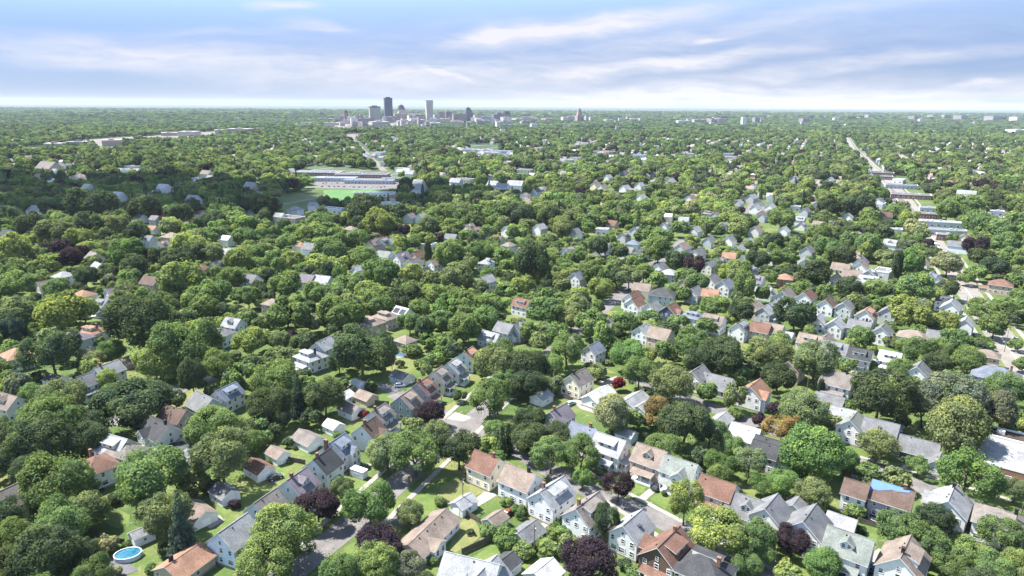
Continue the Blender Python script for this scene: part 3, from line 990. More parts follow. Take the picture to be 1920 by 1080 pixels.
def HL(txt):
    for line in txt.strip().splitlines():
        line = line.strip()
        if not line or line[0] == '#':
            continue
        main, _, lab = line.partition('|')
        lab, _, ref = lab.partition('@')
        f = main.split()
        R, x, y, typ, dr = f[0], float(f[1]), float(f[2]), f[3], f[4]
        if dr not in ANG:
            dr = float(dr)
        house(R, x, y, typ, dr, float(f[5]), float(f[6]), f[7], f[8], ' '.join(f[9:]), lab.strip() or None, ref.strip() or None)

HL('''
# --- row along the left side of street A, near to far
Q1 1690 745 g a 9 8.8 lg l P-= | pale blue two-storey house with a pale grey roof behind the yellow-green corner trees @ pale blue corner house
Q2 70 545 g a 7.6 8.6 tp w P- | white house with pinkish taupe roof between the pale blue and dormered houses
Q2 300 385 g a 7.8 9 mv w dg- c- P- | white house with mauve-grey roof and a white gabled front dormer beside the purple tree @ white dormered house
Q2 480 240 g a 7.6 9 dg w c- awn | white house with dark grey roof and a dark green awning over its front window @ green-awning house
Q2 590 125 g a 7.8 9 bl w ds- E- X->  | white house with pale slate roof and tall brick end chimney @ brick-chimney tudor house
Q6 815 925 g a 7.4 9 br w c- X-> | white house with dark brown roof and a cross gable beside the tudor house
Q6 890 820 g a 8 8 tp w ds- c- P-= | white house with taupe roof and a white two-level front porch @ white two-level porch house
Q6 1085 715 g a 7.4 9 pk s ds- P- | grey-green house with pinkish roof and a long shed dormer, purple tree at its porch @ grey-green dormered house
Q6 1205 622 g a 7.4 9 rd v ds- c- P- | mauve-grey house with reddish roof and shed dormer, next to the cream house
Q6 1315 542 g a 7.4 9 tp c ds- P- | cream house with taupe roof in the row of dormered houses @ cream dormered house
Q6 1420 478 g a 7.4 9 lg w ds- P- | white house with pale grey roof and a wide dark dormer in the dormered row
Q6 1535 395 g a 8 8.5 or e c- ds- | pale teal house with orange-red roof at the far end of the dormered row @ orange-roofed teal house
Q6 1700 268 B b 10 8 lg y ds- | grey storey-and-a-half house with pale roof and dark dormer, beyond the orange-roofed teal house
Q6 1805 200 g b 9 8 gr y
Q7 50 195 g p 8 8 gr y dg-
Q7 20 230 B p 8 7 lg w
Q7 80 22 g b 10 8 rd w ds- | white house with a red-brown roof and small dormer behind the grey gabled pair @ red-roofed white house
# --- left side rows
Q5 115 385 h b 11 9 or w | white hip-roofed house with pale orange roof and a row of windows at the edge @ orange hip-roofed house
Q5 65 725 g q 10 8 pk w dg- | white house with pinkish roof and a small white gabled dormer at the edge
Q5 400 565 G q 8 6 dg w D1
Q5 585 590 g a 9 8 gr e c- P- | pale teal gabled house with a grey roof and dark chimney beside the yellow-green trees @ teal gabled house
Q5 775 500 g a 10 8 lg w c-
Q5 935 430 G a 8 7 pk t
Q5 560 262 h q 11 9 mv y c- ds- P- | grey house with mauve-grey hip roof and paired chimneys beside the orange-roofed cream house
Q5 670 215 h q 11 9 or c c ds- P- | cream house with orange hip roof and small dormers beside the mauve-roofed house @ orange-roofed cream house
Q5 745 25 g q 8 8 gr w P- ds-
Q5 1690 165 g q 9 8 lg w dg- P-
Q5 1590 232 h q 11 8 gr w
Q5 1480 730 g b 11 9 gr y | grey house with a broad plain grey roof behind the drooping olive trees
Q5 1640 665 g a 9 8 bl w ds- | white house with slate-blue roof and dark dormer beside the broad grey roof
Q5 1165 925 g b 12 9 dg w c X-< W+ | white house with dark grey roof and a white triangular front gable @ white-gabled dark roof house
Q5 1270 820 g q 10 8 br t
Q5 845 1035 g q 10 9 lg c ds- | cream house with pale roof and a white dormer, in front of the dark-roofed gabled house
Q1 905 150 h q 10 8 tp c
Q1 690 250 h b 10 9.5 rd w c- | white house with red-brown hip roof and paired upper windows among dark trees @ red hip-roofed house
Q1 1270 60 s q 7 6 gr w
Q1 60 490 g a 14 9 tp y c- | grey house with a long taupe roof half hidden at the left edge
Q1 1390 205 G b 7 6 gr w D1
Q1 1620 450 G b 7 5.5 gr w D1
Q1 1420 590 G b 9.5 6.5 pk w D1 | white garage with a pinkish brown roof beside the olive corner tree
Q1 1330 955 r a 10 9 or t c-! | low house with a bright orange roof and single chimney beside the round pool @ bright orange roof
Q1 1020 750 G p 5 4 lg w | small shed with a white roof beside the spruce near the pool
# --- backyards of row A
Q2 375 65 G b 9 7 tp w D1 | white garage with taupe roof standing in shade behind the tudor house
Q2 155 175 G b 6.5 5 pk w D1 | small garage with pinkish tan roof beside the long dark fence
Q2 20 275 G b 8 6 rd w D1
Q6 795 690 G b 7.5 6 pk t | tan garage with pinkish roof inside a fence behind the grey-green house
Q6 690 780 G b 8 6.5 tp w D1 | white-ended garage with taupe roof beside the red flowering bush @ taupe garage by the flowering bush
Q6 640 690 G a 6 5 wh w
Q6 1055 545 G b 8 6.5 gr y
Q6 740 600 G b 5 4 wh l
Q6 560 900 G b 6 5 wh w
Q6 395 395 h b 11 9.5 lg w c ds- P- | white house with pale hip roof and one dark dormer left of the great dark tree @ pale hip-roofed house
Q6 490 320 g a 9 8 lg y
Q6 1080 285 h b 8 7 pk t | small building with a tan hip roof behind the turquoise pool
Q6 830 150 h b 12 9 pk t ds-
Q6 945 110 h b 11 9 pk t ds- | tan hip-roofed house with dark dormers next to the solar-panelled roof @ tan dormered house
Q6 1060 85 g b 9 8 wh w sol | white-roofed house carrying two dark solar panels @ solar-panelled roof
# --- right of street A
Q2 1245 745 r 63 17 8.5 pk w X-< W- vents | white ranch house with long pinkish tan roof and side wing beside the driveway @ pinkish ranch house
Q2 1670 240 g b 9 8.5 rd c c | cream house with red-brown roof beside the dark maple on the corner lawn @ red-brown corner house
Q3 65 345 g b 10 8.5 pk w c | white house with pinkish roof between the red-brown corner house and the white gabled house
Q3 290 455 g p 10.5 8.5 lg w ds- c-! | white gabled house with pale grey roof and blue bins at its foot @ white blue-bin house
Q3 545 575 g p 10.5 8.5 tp w ds- c-! | white gabled house with taupe roof and shed dormer behind the tall dark oval tree @ taupe-roofed white house
Q3 870 700 g p 9 8 lg w sky | white house with pale skylit roof between the tall dark tree and brown house
Q3 1130 850 g p 11 9.5 rd b ds- c X+ PE-  | dark brown house with a reddish brown roof and brick chimney @ dark brown house
Q3 1390 985 h b 12 10 dg c c ds+ | cream house with a dark grey hip roof and one tall chimney at the bottom edge @ dark hip roof
Q2 1560 1010 g -20 13 10 lg w X- W+ | white house with pale grey roof and several gables at the bottom edge @ many-gabled grey roof
Q2 1660 1060 g 60 9 8 lg w
Q3 230 1030 G p 7 7 wh w | bright white flat-gabled shed at the bottom edge beside the purple-grey tree
Q2 1500 530 G p 6 5 lg w D-1 | white garage with a pale roof beside the utility pole on the lawn
Q2 1730 650 G p 5.5 4.5 pk y | small shed with a pinkish roof beside the hedge
Q3 110 745 G p 7.5 6.5 gr y | grey garage with two-tone grey roof beside the concrete patio
Q2 1790 975 G p 7 5.5 dg y | small dark-roofed garage on the bright lawn inside the fence
# --- far side of street B
Q7 335 820 g p 9 8 mv y c- | mauve-roofed grey house with chimney behind the round dark tree by the street
Q7 520 950 g b 9 8.5 bl w c
Q3 715 110 g b 10 9 lg w ds- PE+ P- | white house with pale roof, front porch and right-hand gable beside the tan house @ white porch house
Q3 1010 190 g b 9.5 9 pk t dg- P- | tan house with pinkish roof, front gable dormer and rounded porch @ tan dormered porch house
Q3 1220 275 g b 10 8 gn w X-> P- | white house with grey-green roof beside the tan porch house @ grey-green-roofed house
Q3 1490 420 g b 9.5 8 rd w P- | white house with a plain red-brown roof beside the tall yellow-green tree @ red-roofed house by the tall tree
Q3 1720 560 B b 11 9 gr w dg- | storey-and-a-half house with grey roof and one small front gable
Q4 295 670 g p 10 9 gr w | white house with a steep grey roof beside the purple tree in a row
Q4 590 820 g b 10 9.5 gn w dg- P- W- | white house with grey-green roof and a wide gabled front dormer @ wide-dormer white house
Q4 985 920 g p 11 9.5 pk w ds- c- | white house with pinkish roof and triple gable windows near the bottom corner @ triple-window pink roof
Q4 535 665 G b 7 6 lg c | cream garage with pale grey roof behind the wide-dormer white house
Q4 205 550 G p 6 5 gr w
Q4 20 580 g p 9 8 gr w
# --- street C
Q4 900 470 g b 10 8.5 br v c tarp W- | mauve-grey house with dark roof partly covered by a blue tarpaulin @ blue-tarpaulin house
Q4 640 430 g b 6 7 br w
Q4 1320 520 g p 11 9 lg w c X+ | white house with pale mauve roof and chimney behind the round green tree @ pale mauve roof
Q4 1680 640 h b 11 10 tp w c ds- | white house with a taupe hip roof beside two parked cars
Q4 1080 125 B b 12 8 gr n | navy storey-and-a-half house with grey roof across the street from the tarpaulin @ navy house
Q4 1240 235 B p 6 5 gr l
Q8 820 920 g b 10 9 gr w sky | white house with grey roof and a skylight beside the broad dark tree
Q8 615 880 g p 9 8 gn w | white narrow house with grey-green roof among the drooping olive trees
Q8 545 820 g b 8 7 lg w
Q4 1830 230 f b 22 20 wh k | flat white-roofed brick shop with blue trim at the edge @ flat white-roofed shop
Q8 1790 1000 f b 16 8 br k | low brown flat-roofed building behind the white-roofed shop
# --- right block
Q8 505 565 g b 11 10 tp w c P- | large white house with taupe roof beside a dark columnar cypress @ large white house by the cypress
Q8 450 715 G b 10 8 gr w D1
Q8 670 390 g b 9 8.5 dg w ds- P- | white house with dark grey roof and a deep white porch @ deep-porched white house
Q8 885 410 g b 8 8 wh w ds- P- W- | pale-roofed white house with two porches beside the round green tree
Q8 1090 500 g p 9 8 gr w
Q8 1655 525 h b 16 12 bl y c | wide bungalow with a slate-blue hip roof beside the avenue @ slate-blue hip bungalow
Q8 1590 390 h b 9 7 pk t
Q8 490 340 g b 10 8.5 gr l ds- P-
Q8 310 285 g b 10 8.5 pk w ds- P- | white house with tan roof and three dark dormers in the right row
Q8 420 285 g p 7 7 pk c
Q8 715 95 g p 9 9 or w ds- | white house with a steep bright orange roof @ bright orange steep roof
Q8 875 75 g p 9 8 mv y
Q8 560 40 g p 9 8 gr y
Q8 430 20 g p 9 8 br w
Q8 665 180 g b 10 8 gr y c
Q8 830 215 g p 9 8 gr w
Q8 1330 35 g p 11 9 lg w c | white house with a pale roof and front gable beside the avenue
Q8 1430 160 g p 8 7 lg w
Q8 1050 250 h b 12 9 pk c
Q8 1250 262 g b 11 8 gr w
Q8 35 45 g p 9 8 lg w
Q8 365 140 g p 8 8 lg w
Q8 490 170 g p 8 8 lg w
Q8 40 205 g b 9 8 pk t
Q8 170 465 g p 9 9 pk t | tan gabled house half hidden beside the olive tree and lawn
Q8 130 250 G b 7 6 lg w
Q8 930 920 G b 4 4 bl n
# --- middle block
Q7 475 560 g p 10 8.5 tp c c- | cream house with a taupe roof standing alone beside the dark tree mass @ cream house beside the dark trees
Q7 215 690 G p 7 6 lg w D-1 | small white garage beside the trampoline
Q7 625 680 s p 13 7 wh w | long white-roofed low building with blue windows beside the red tree @ long white low building
Q7 880 720 s p 12 8 lg w
Q7 940 775 G p 6 6 lg w
Q7 1075 240 g b 10 9 pk t | tan house with a broad tan roof above a cluttered yard @ broad tan roof
Q7 950 215 g p 8 8 lg w
Q7 590 350 g p 8 7.5 bl w
Q7 1340 530 g p 10 8 gr w
Q7 1490 590 B b 11 9 gr w | white house with a broad grey roof beside the dark double tree
Q7 1755 640 g p 10 9 or w X-< | white gabled house with a pale orange roof @ pale orange gabled house
Q7 1690 955 g b 9 8 wh w | white house with a very pale roof among bright bushes @ very pale roof
Q7 1510 865 G p 9 6 lg w
Q7 830 960 G b 6 5 lg l
Q7 1310 110 h b 10 8.5 bl w ds- | white house with slate hip roof and small dormer beside the pink-tan roof
Q7 1460 140 g b 10 8.5 pk w ds- 
Q7 1650 190 g p 9 8 gr w ds-
Q7 1150 65 g p 9 9 rd n X- | navy house with reddish-brown roof and front gable @ navy gabled house
Q7 1015 45 g p 9 8 gn w
Q7 890 15 g p 9 8.5 rd w
Q7 1800 200 g b 9 8 rd t
Q7 1760 45 g p 8 8 pk t
Q7 1830 75 g p 8 8 lg y P-
Q7 730 155 g p 8 8 tp y
Q3 1840 150 g b 8 7 dg y
Q4 40 130 g b 11 8 dg y
''')
HL('''
P5 1050 135 g q 9 8 lg w
P5 1165 150 g q 9 8 mv y
P5 1150 225 g q 8 7 or w
P5 1290 280 h q 14 11 pk t
P5 1115 300 g q 10 8 gr y
P5 60 260 g q 11 9 dg y
P5 625 715 h q 10 9 or c
P5 1140 615 g q 12 9 br t
P5 1510 520 h q 9 9 rd t
P5 1700 400 g q 9 8 lg w
P5 1700 300 g q 9 7 wh w
P5 1890 105 g q 9 8 lg w
P5 1880 600 g q 10 9 gr w
P5 1500 110 g q 8 8 rd w
P6 295 80 h q 13 10 lg w
P6 250 145 f q 26 14 pk t | flat pinkish-roofed building in the cloud shadow beside the playing field @ flat pinkish building
P6 430 48 g q 9 8 lg w
P6 590 80 f q 24 9 wh w | long white flat-roofed building at the near edge of the playing field @ long white building
P6 1010 38 f q 18 10 lg w
P6 1155 135 g a 10 9 mv y
P6 1240 135 g a 10 9 lg w
P6 710 228 h q 10 8 pk c
P6 330 348 h q 9 8 or c
P6 420 362 g q 12 9 gr w
P6 870 335 g a 9 8 pk c
P6 950 325 g a 10 9 gr y ds-
P6 1020 320 g a 9 8 lg w
P6 965 425 g q 10 10 gn w
P6 1090 435 g p 11 10 mv w dg-
P6 1215 425 g p 9 8 rd t
P6 1185 480 g p 9 8 gr w
P6 780 530 g p 9 8 lg w
P6 385 600 g q 11 9 mv y
P6 505 610 g q 11 9 lg y
P6 1275 345 f q 14 9 pk c
P6 1730 605 g p 9 8 lg w
P6 1465 290 g q 10 8 gr y
P6 130 780 h q 10 8 pk t
P6 180 130 g q 10 8 lg w
P6 1340 480 g p 9 8 pk w
P7 210 215 g p 10 9 lg w
P7 680 235 f q 10 8 wh w
P7 470 250 g p 10 9 gr w
P7 910 335 h q 10 9 bl e
P7 1280 360 g p 12 9 pk y
P7 1390 405 g p 12 9 gr w
P7 1375 235 g p 10 9 lg w
P7 1480 310 g p 10 8 gr y
P7 1630 305 g p 9 9 gr w
P7 1700 375 g p 10 8 lg y
P7 1630 430 g q 9 8 or c
P7 1745 455 g p 8 8 lg w
P7 1480 495 g p 8 7 gr w
P7 1110 510 g p 9 8 gr w
P7 1180 555 h q 10 9 lg y
P7 1500 605 g p 10 8 mv w
P7 1600 640 g p 10 9 bl w P-
P7 490 580 g p 8 9 bl w
P7 975 665 g q 10 8 pk c
P7 910 735 g p 10 9 rd w | white house with a vivid red roof beside the yellow-green tree @ vivid red roof
P7 1130 705 h q 14 11 dg y
P7 1370 695 g p 9 8 gr y
P7 1490 710 g q 9 8 or t
P7 1700 30 g p 10 9 lg y
P7 1830 70 g p 12 9 lg w
P7 1880 130 g p 9 8 gr y
P7 1830 230 g p 10 9 pk w
P7 1290 160 g q 9 8 lg w
P8 20 60 g p 12 9 lg w
P8 200 65 f q 12 8 wh w
P8 280 90 g p 12 9 mv y
P8 840 45 f p 16 9 lg y
P8 880 125 g q 12 10 br t
P8 1200 75 f q 16 9 lg y
P8 1220 120 f q 20 10 pk k
P8 1300 180 f q 42 12 wh y | long white-roofed shop block beside the avenue, orange shop in front @ long white-roofed shop block
P8 1320 240 f q 34 9 lg y
P8 1325 275 f q 12 6 or k | bright orange-fronted little shop below the long white-roofed block @ orange shop
P8 1470 290 g p 11 9 pk c
P8 1430 345 g b 14 8 gr l
P8 610 130 g p 11 9 lg y
P8 300 385 g p 10 9 gr y
P8 130 590 h q 9 9 or k
P8 630 565 g q 11 8 pk c
P8 870 545 f p 14 9 lg y
P8 1220 590 g p 11 9 bl n dg-
P8 1270 610 g p 9 8 gr l
P8 1750 635 h b 12 10 rd t W-
P8 130 715 g p 11 9 tp y
P8 290 725 g p 11 9 rd w
P8 940 235 f q 14 8 wh w
P8 1710 100 f q 14 8 wh w
P8 1800 155 f p 12 8 wh w
P8 700 500 g p 9 8 pk w
P8 120 235 g p 8 9 lg w
O8 840 610 f q 40 22 br k
O8 985 665 f p 22 14 wh w | tall-fronted white block among the shops on the avenue @ white block on the avenue
O8 1000 705 f q 40 14 gr y
O8 1070 775 f q 44 18 pk k
O8 1490 765 g b 20 14 lg w
O8 830 820 g p 14 12 gr w
O8 200 650 g p 12 10 lg y
O8 470 660 g p 12 10 lg y
O8 880 640 f q 20 14 br k
O7 680 715 g p 14 10 pk w
O7 410 515 f q 26 16 wh c
O7 480 500 f q 22 14 pk c
O7 100 590 f q 24 16 pk c
O7 30 690 g q 22 14 lg w
O7 630 700 g p 14 10 pk c
O7 960 480 f q 26 16 lg w
O7 690 455 f q 50 22 pk t
O7 960 700 g p 12 10 lg w
O7 720 640 g p 12 10 lg w
O7 850 720 g p 14 10 lg w
O7 1190 670 g p 14 12 lg y
O7 1340 800 g p 14 12 pk w
O7 970 790 g p 12 10 lg w
O7 1800 790 g p 16 10 lg y
O7 1850 850 g p 16 10 gr w
O7 1620 470 f q 26 16 pk w
O7 1640 495 f q 22 14 wh c
O7 1320 470 f q 26 14 wh c
O6 1220 680 g q 14 12 lg w
O6 1240 720 g q 14 12 lg w
O6 1560 660 f q 26 16 pk c
O6 1500 670 g q 16 12 lg y
O6 1850 710 g q 16 12 lg w
O6 1780 690 g q 14 12 lg y
O6 1650 440 f q 60 26 wh y
O6 1750 460 f q 50 24 wh y
O6 1850 450 f q 44 22 lg y
O6 930 460 f q 26 18 wh w
O6 1160 610 g q 14 12 lg w
O6 1090 580 f q 18 14 wh c
O5 365 555 g q 36 24 tp t | large taupe-roofed church-like building among bright yellow-green trees @ large taupe gabled roof
O5 600 635 h q 20 16 pk w
O5 1230 715 g q 16 12 wh w
O5 990 565 f q 26 14 pk c
O5 1550 610 g q 18 12 pk w
O5 430 860 g q 14 12 lg w
O5 270 880 g q 14 12 lg w
O5 890 775 g q 14 12 wh w
O5 660 715 g q 12 12 wh w
O5 1450 800 g q 14 12 lg w
O5 1880 700 g q 14 12 lg w
''')
HL('''
O6 470 606 f -4 74 34 lg k | long school building with stepped pale grey roofs beyond the playing field @ grey-roofed school wing
O6 800 622 f -2 80 30 pk k | school hall with a curved-looking pinkish roof beside the boulevard end @ pinkish-roofed school hall
O6 600 650 f -3 60 20 wh y | low white-roofed school annex in front of the school wings
O6 850 668 f -3 70 16 lg y | low grey school annex facing the car park
O6 890 762 f 0 50 10 lg w | long low white dugout building along the playing field edge
O6 1010 655 f 0 24 14 gr k
''')

# ---------------------------------------------------------------- trees
def quads_mesh(name, V, tint, mats):
    n = len(V)
    me = bpy.data.meshes.new(name)
    me.vertices.add(n * 4)
    me.vertices.foreach_set('co', V.reshape(-1).astype(np.float32))
    me.loops.add(n * 4)
    me.loops.foreach_set('vertex_index', np.arange(n * 4, dtype=np.int32))
    me.polygons.add(n)
    me.polygons.foreach_set('loop_start', np.arange(0, n * 4, 4, dtype=np.int32))
    a = me.attributes.new('tint', 'FLOAT', 'FACE')
    a.data.foreach_set('value', np.clip(tint, 0, 1).astype(np.float32))
    for m in mats:
        me.materials.append(m)
    me.update(calc_edges=True)
    return me

def norm(a):
    return a / np.maximum(np.linalg.norm(a, axis=-1, keepdims=True), 1e-9)

def cards(pos, nrm, size, r, aspect=.62):
    n = len(pos)
    t = norm(np.cross(nrm, norm(r.normal(size=(n, 3)))))
    b = np.cross(nrm, t)
    s = size[:, None]
    k = r.uniform(.6, 1.0, (n, 4, 1))
    bend = nrm * s * r.uniform(-.25, .25, (n, 1))
    c = np.stack([pos - t * s * k[:, 0], pos - b * s * aspect * k[:, 1] + bend, pos + t * s * k[:, 2], pos + b * s * aspect * k[:, 3] + bend], 1)
    return c

def crown(seed, nl, per, leaf, lob=(.20, .34), zmin=-.75, mass=1.0):
    r = np.random.default_rng(seed)
    # spread lobe directions
    i = np.arange(nl) + .5
    z = 1 - (1 - zmin) * i / nl
    ph = i * 2.39996 + r.uniform(0, 6)
    d = np.stack([np.sqrt(1 - z * z) * np.cos(ph), np.sqrt(1 - z * z) * np.sin(ph), z], 1)
    d = norm(d + r.normal(size=d.shape) * .16)
    lr = r.uniform(*lob, nl)
    low = 1 + .17 * np.sin(2 * np.arctan2(d[:, 1], d[:, 0]) + r.uniform(0, 6)) + .10 * np.sin(3 * np.arctan2(d[:, 1], d[:, 0]) + 2 * d[:, 2] + r.uniform(0, 6))
    rad = (1 - lr) * low * r.uniform(.80, 1.06, nl)
    C = d * rad[:, None]
    ns = [1, 3, 4][seed % 3]
    if ns > 1:      # crowns that grew as several leaders: merged domes of different height
        aa = np.arange(ns) * 2 * math.pi / ns + r.uniform(0, 6)
        so = np.stack([np.cos(aa) * .36, np.sin(aa) * .36, r.uniform(-.16, .22, ns)], 1)
        sr = r.uniform(.56, .74, ns)
        kk_ = np.argmax(d @ norm(so * np.array([1, 1, .3])).T + r.normal(0, .25, (nl, ns)), 1)
        C = so[kk_] + d * (rad * sr[kk_])[:, None] * np.array([1, 1, 1.15])
    C[:, 2] = np.where(C[:, 2] < 0, C[:, 2] * .95, C[:, 2])
    lt = np.clip(r.normal(.5, .17, nl), .1, .9)
    P, Nn, T, S = [], [], [], []
    for k in range(nl):
        m = int(per * (lr[k] / .27) ** 2)
        q = norm(r.normal(size=(m * 2, 3)))
        q = q[(q @ d[k]) > -.35][:m]
        m = len(q)
        pr = r.uniform(.70, 1.10, (m, 1))
        pos = C[k] + q * lr[k] * pr * np.array([1, 1, .85])
        nn = norm(q * .75 + d[k] * .35 + r.normal(size=(m, 3)) * .48 + np.array([0, 0, .28]))
        P.append(pos); Nn.append(nn); T.append(np.clip(lt[k] + r.normal(0, .20, m), 0, 1)); S.append(leaf * r.uniform(.6, 1.25, m))
    # loose inner and stray leaves
    m = int(nl * per * .10)
    q = norm(r.normal(size=(m, 3))); q = q[q[:, 2] > zmin]
    m = len(q)
    P.append(q * r.uniform(.55, 1.0, (m, 1))); Nn.append(norm(q + r.normal(size=(m, 3)) * .6)); T.append(r.uniform(.2, .8, m)); S.append(leaf * r.uniform(.6, 1.1, m))
    P, Nn, T, S = np.concatenate(P), np.concatenate(Nn), np.concatenate(T), np.concatenate(S)
    return cards(P, Nn, S, r), T

def conifer(seed, whorls, per, leaf, droop=.25):
    r = np.random.default_rng(seed)
    P, Nn, T, S = [], [], [], []
    for wv in range(whorls):
        h = (wv + .5) / whorls
        R = (1 - h) ** .85 * r.uniform(.85, 1.1) + .03
        nb = max(4, int(11 * (1 - h) + 3))
        for b in range(nb):
            a = 2 * math.pi * (b + r.uniform(0, .8)) / nb
            Rb = R * r.uniform(.75, 1.12)
            m = max(3, int(per * Rb))
            t = np.sqrt(r.uniform(.02, 1, m))
            x = Rb * t
            side = r.normal(0, .10, m) * (1 - .5 * t)
            zz = h * 2 - 1 - droop * x * .5 + r.normal(0, .02, m)
            pos = np.stack([x * math.cos(a) - side * math.sin(a), x * math.sin(a) + side * math.cos(a), zz], 1)
            out = np.array([math.cos(a), math.sin(a), .9])
            P.append(pos); Nn.append(norm(out + r.normal(size=(m, 3)) * .45)); T.append(np.clip(.5 + .18 * r.normal() + r.normal(0, .15, m), 0, 1)); S.append(leaf * r.uniform(.6, 1.2, m))
    P, Nn, T, S = map(np.concatenate, (P, Nn, T, S))
    return cards(P, Nn, S, r), T

def trunk_mesh(seed, limbs=5, h0=1.0):
    """unit: height 1 is the crown centre; radius scaled at the object"""
    r = np.random.default_rng(seed)
    mb = MB()
    p = Vector((0, 0, -.02)); rad = .052
    pts = [p]
    for k in range(4):
        q = p + Vector((r.normal(0, .02), r.normal(0, .02), .2))
        mb.cyl(p, q, rad * (1.5 if k == 0 else 1), rad * .85, 8, caps=False)
        p = q; rad *= .85
    for k in range(limbs):
        a = 2 * math.pi * (k + r.uniform(0, .6)) / limbs
        b = Vector((0, 0, r.uniform(.45, .75)))
        e = b + Vector((math.cos(a) * r.uniform(.25, .4), math.sin(a) * r.uniform(.25, .4), r.uniform(.3, .5)))
        mb.cyl(b, e, .03, .013, 6, caps=False)
        mb.cyl(e, e + Vector((math.cos(a + .5) * .15, math.sin(a + .5) * .15, .2)), .013, .004, 5, caps=False)
    mb.cyl(p, p + Vector((0, 0, .4)), rad, .01, 6, caps=False)
    return mb.mesh('trunk', [M['bark']])

CROWN_NEAR = [quads_mesh('crown', *crown(100 + k, 64 + 8 * (k % 3), 240, .050, lob=((.19, .33) if k % 2 else (.15, .28))), [M['leaf']]) for k in range(9)]
CROWN_MID = [quads_mesh('crown', *crown(200 + k, 44, 130, .085, lob=(.20, .34)), [M['leaf']]) for k in range(9)]
CON_NEAR = [quads_mesh('crown', *conifer(300 + k, 26, 34, .085), [M['leaf']]) for k in range(2)]
CON_MID = [quads_mesh('crown', *conifer(320 + k, 15, 20, .16), [M['leaf']]) for k in range(2)]
SHRUB = [quads_mesh('foliage', *crown(400 + k, 22, 60, .13, lob=(.28, .42), zmin=-.5), [M['leaf']]) for k in range(3)]
TRUNKS = [trunk_mesh(500 + k, 5 + k % 2) for k in range(4)]

LEAFC = {'d': ((0.064, 0.090, 0.050), 'dark green'), 'g': ((0.113, 0.164, 0.066), 'mid green'), 'y': ((0.166, 0.210, 0.076), 'yellow-green'), 'o': ((0.135, 0.168, 0.083), 'olive green'),
         'l': ((0.180, 0.195, 0.115), 'pale olive'), 'p': ((.042, .030, .040), 'purple-leaved'), 'b': ((0.056, 0.086, 0.076), 'blue-green'), 'r': ((.13, .022, .032), 'red-leaved'),
         'c': ((0.104, 0.168, 0.060), 'bright green'), 'a': ((.185, .14, .065), 'golden'), 's': ((0.120, 0.138, 0.098), 'silvery green')}
SHAPE = {'R': (.92, 'round-crowned'), 'B': (.72, 'broad'), 'T': (1.45, 'tall oval'), 'C': (2.0, 'pointed conifer'), 'K': (3.6, 'narrow columnar'), 'S': (.80, 'low')}

def place(u, v, wpx, shape):
    """ground position, radius and half-height of a crown whose middle shows at (u, v) and is wpx wide"""
    k = SHAPE[shape][0]
    r = 5.0
    for _ in range(8):
        rzz = r * k
        zc = rzz * (.86 if shape == 'S' else 1.0) + (0 if shape in 'SCK' else min(1.8, .24 * r))
        p = at(u, v, min(zc, 70))
        r = .5 * wpx * depth(p) / FPX
    return Vector((p.x, p.y, 0)), r, r * k, zc

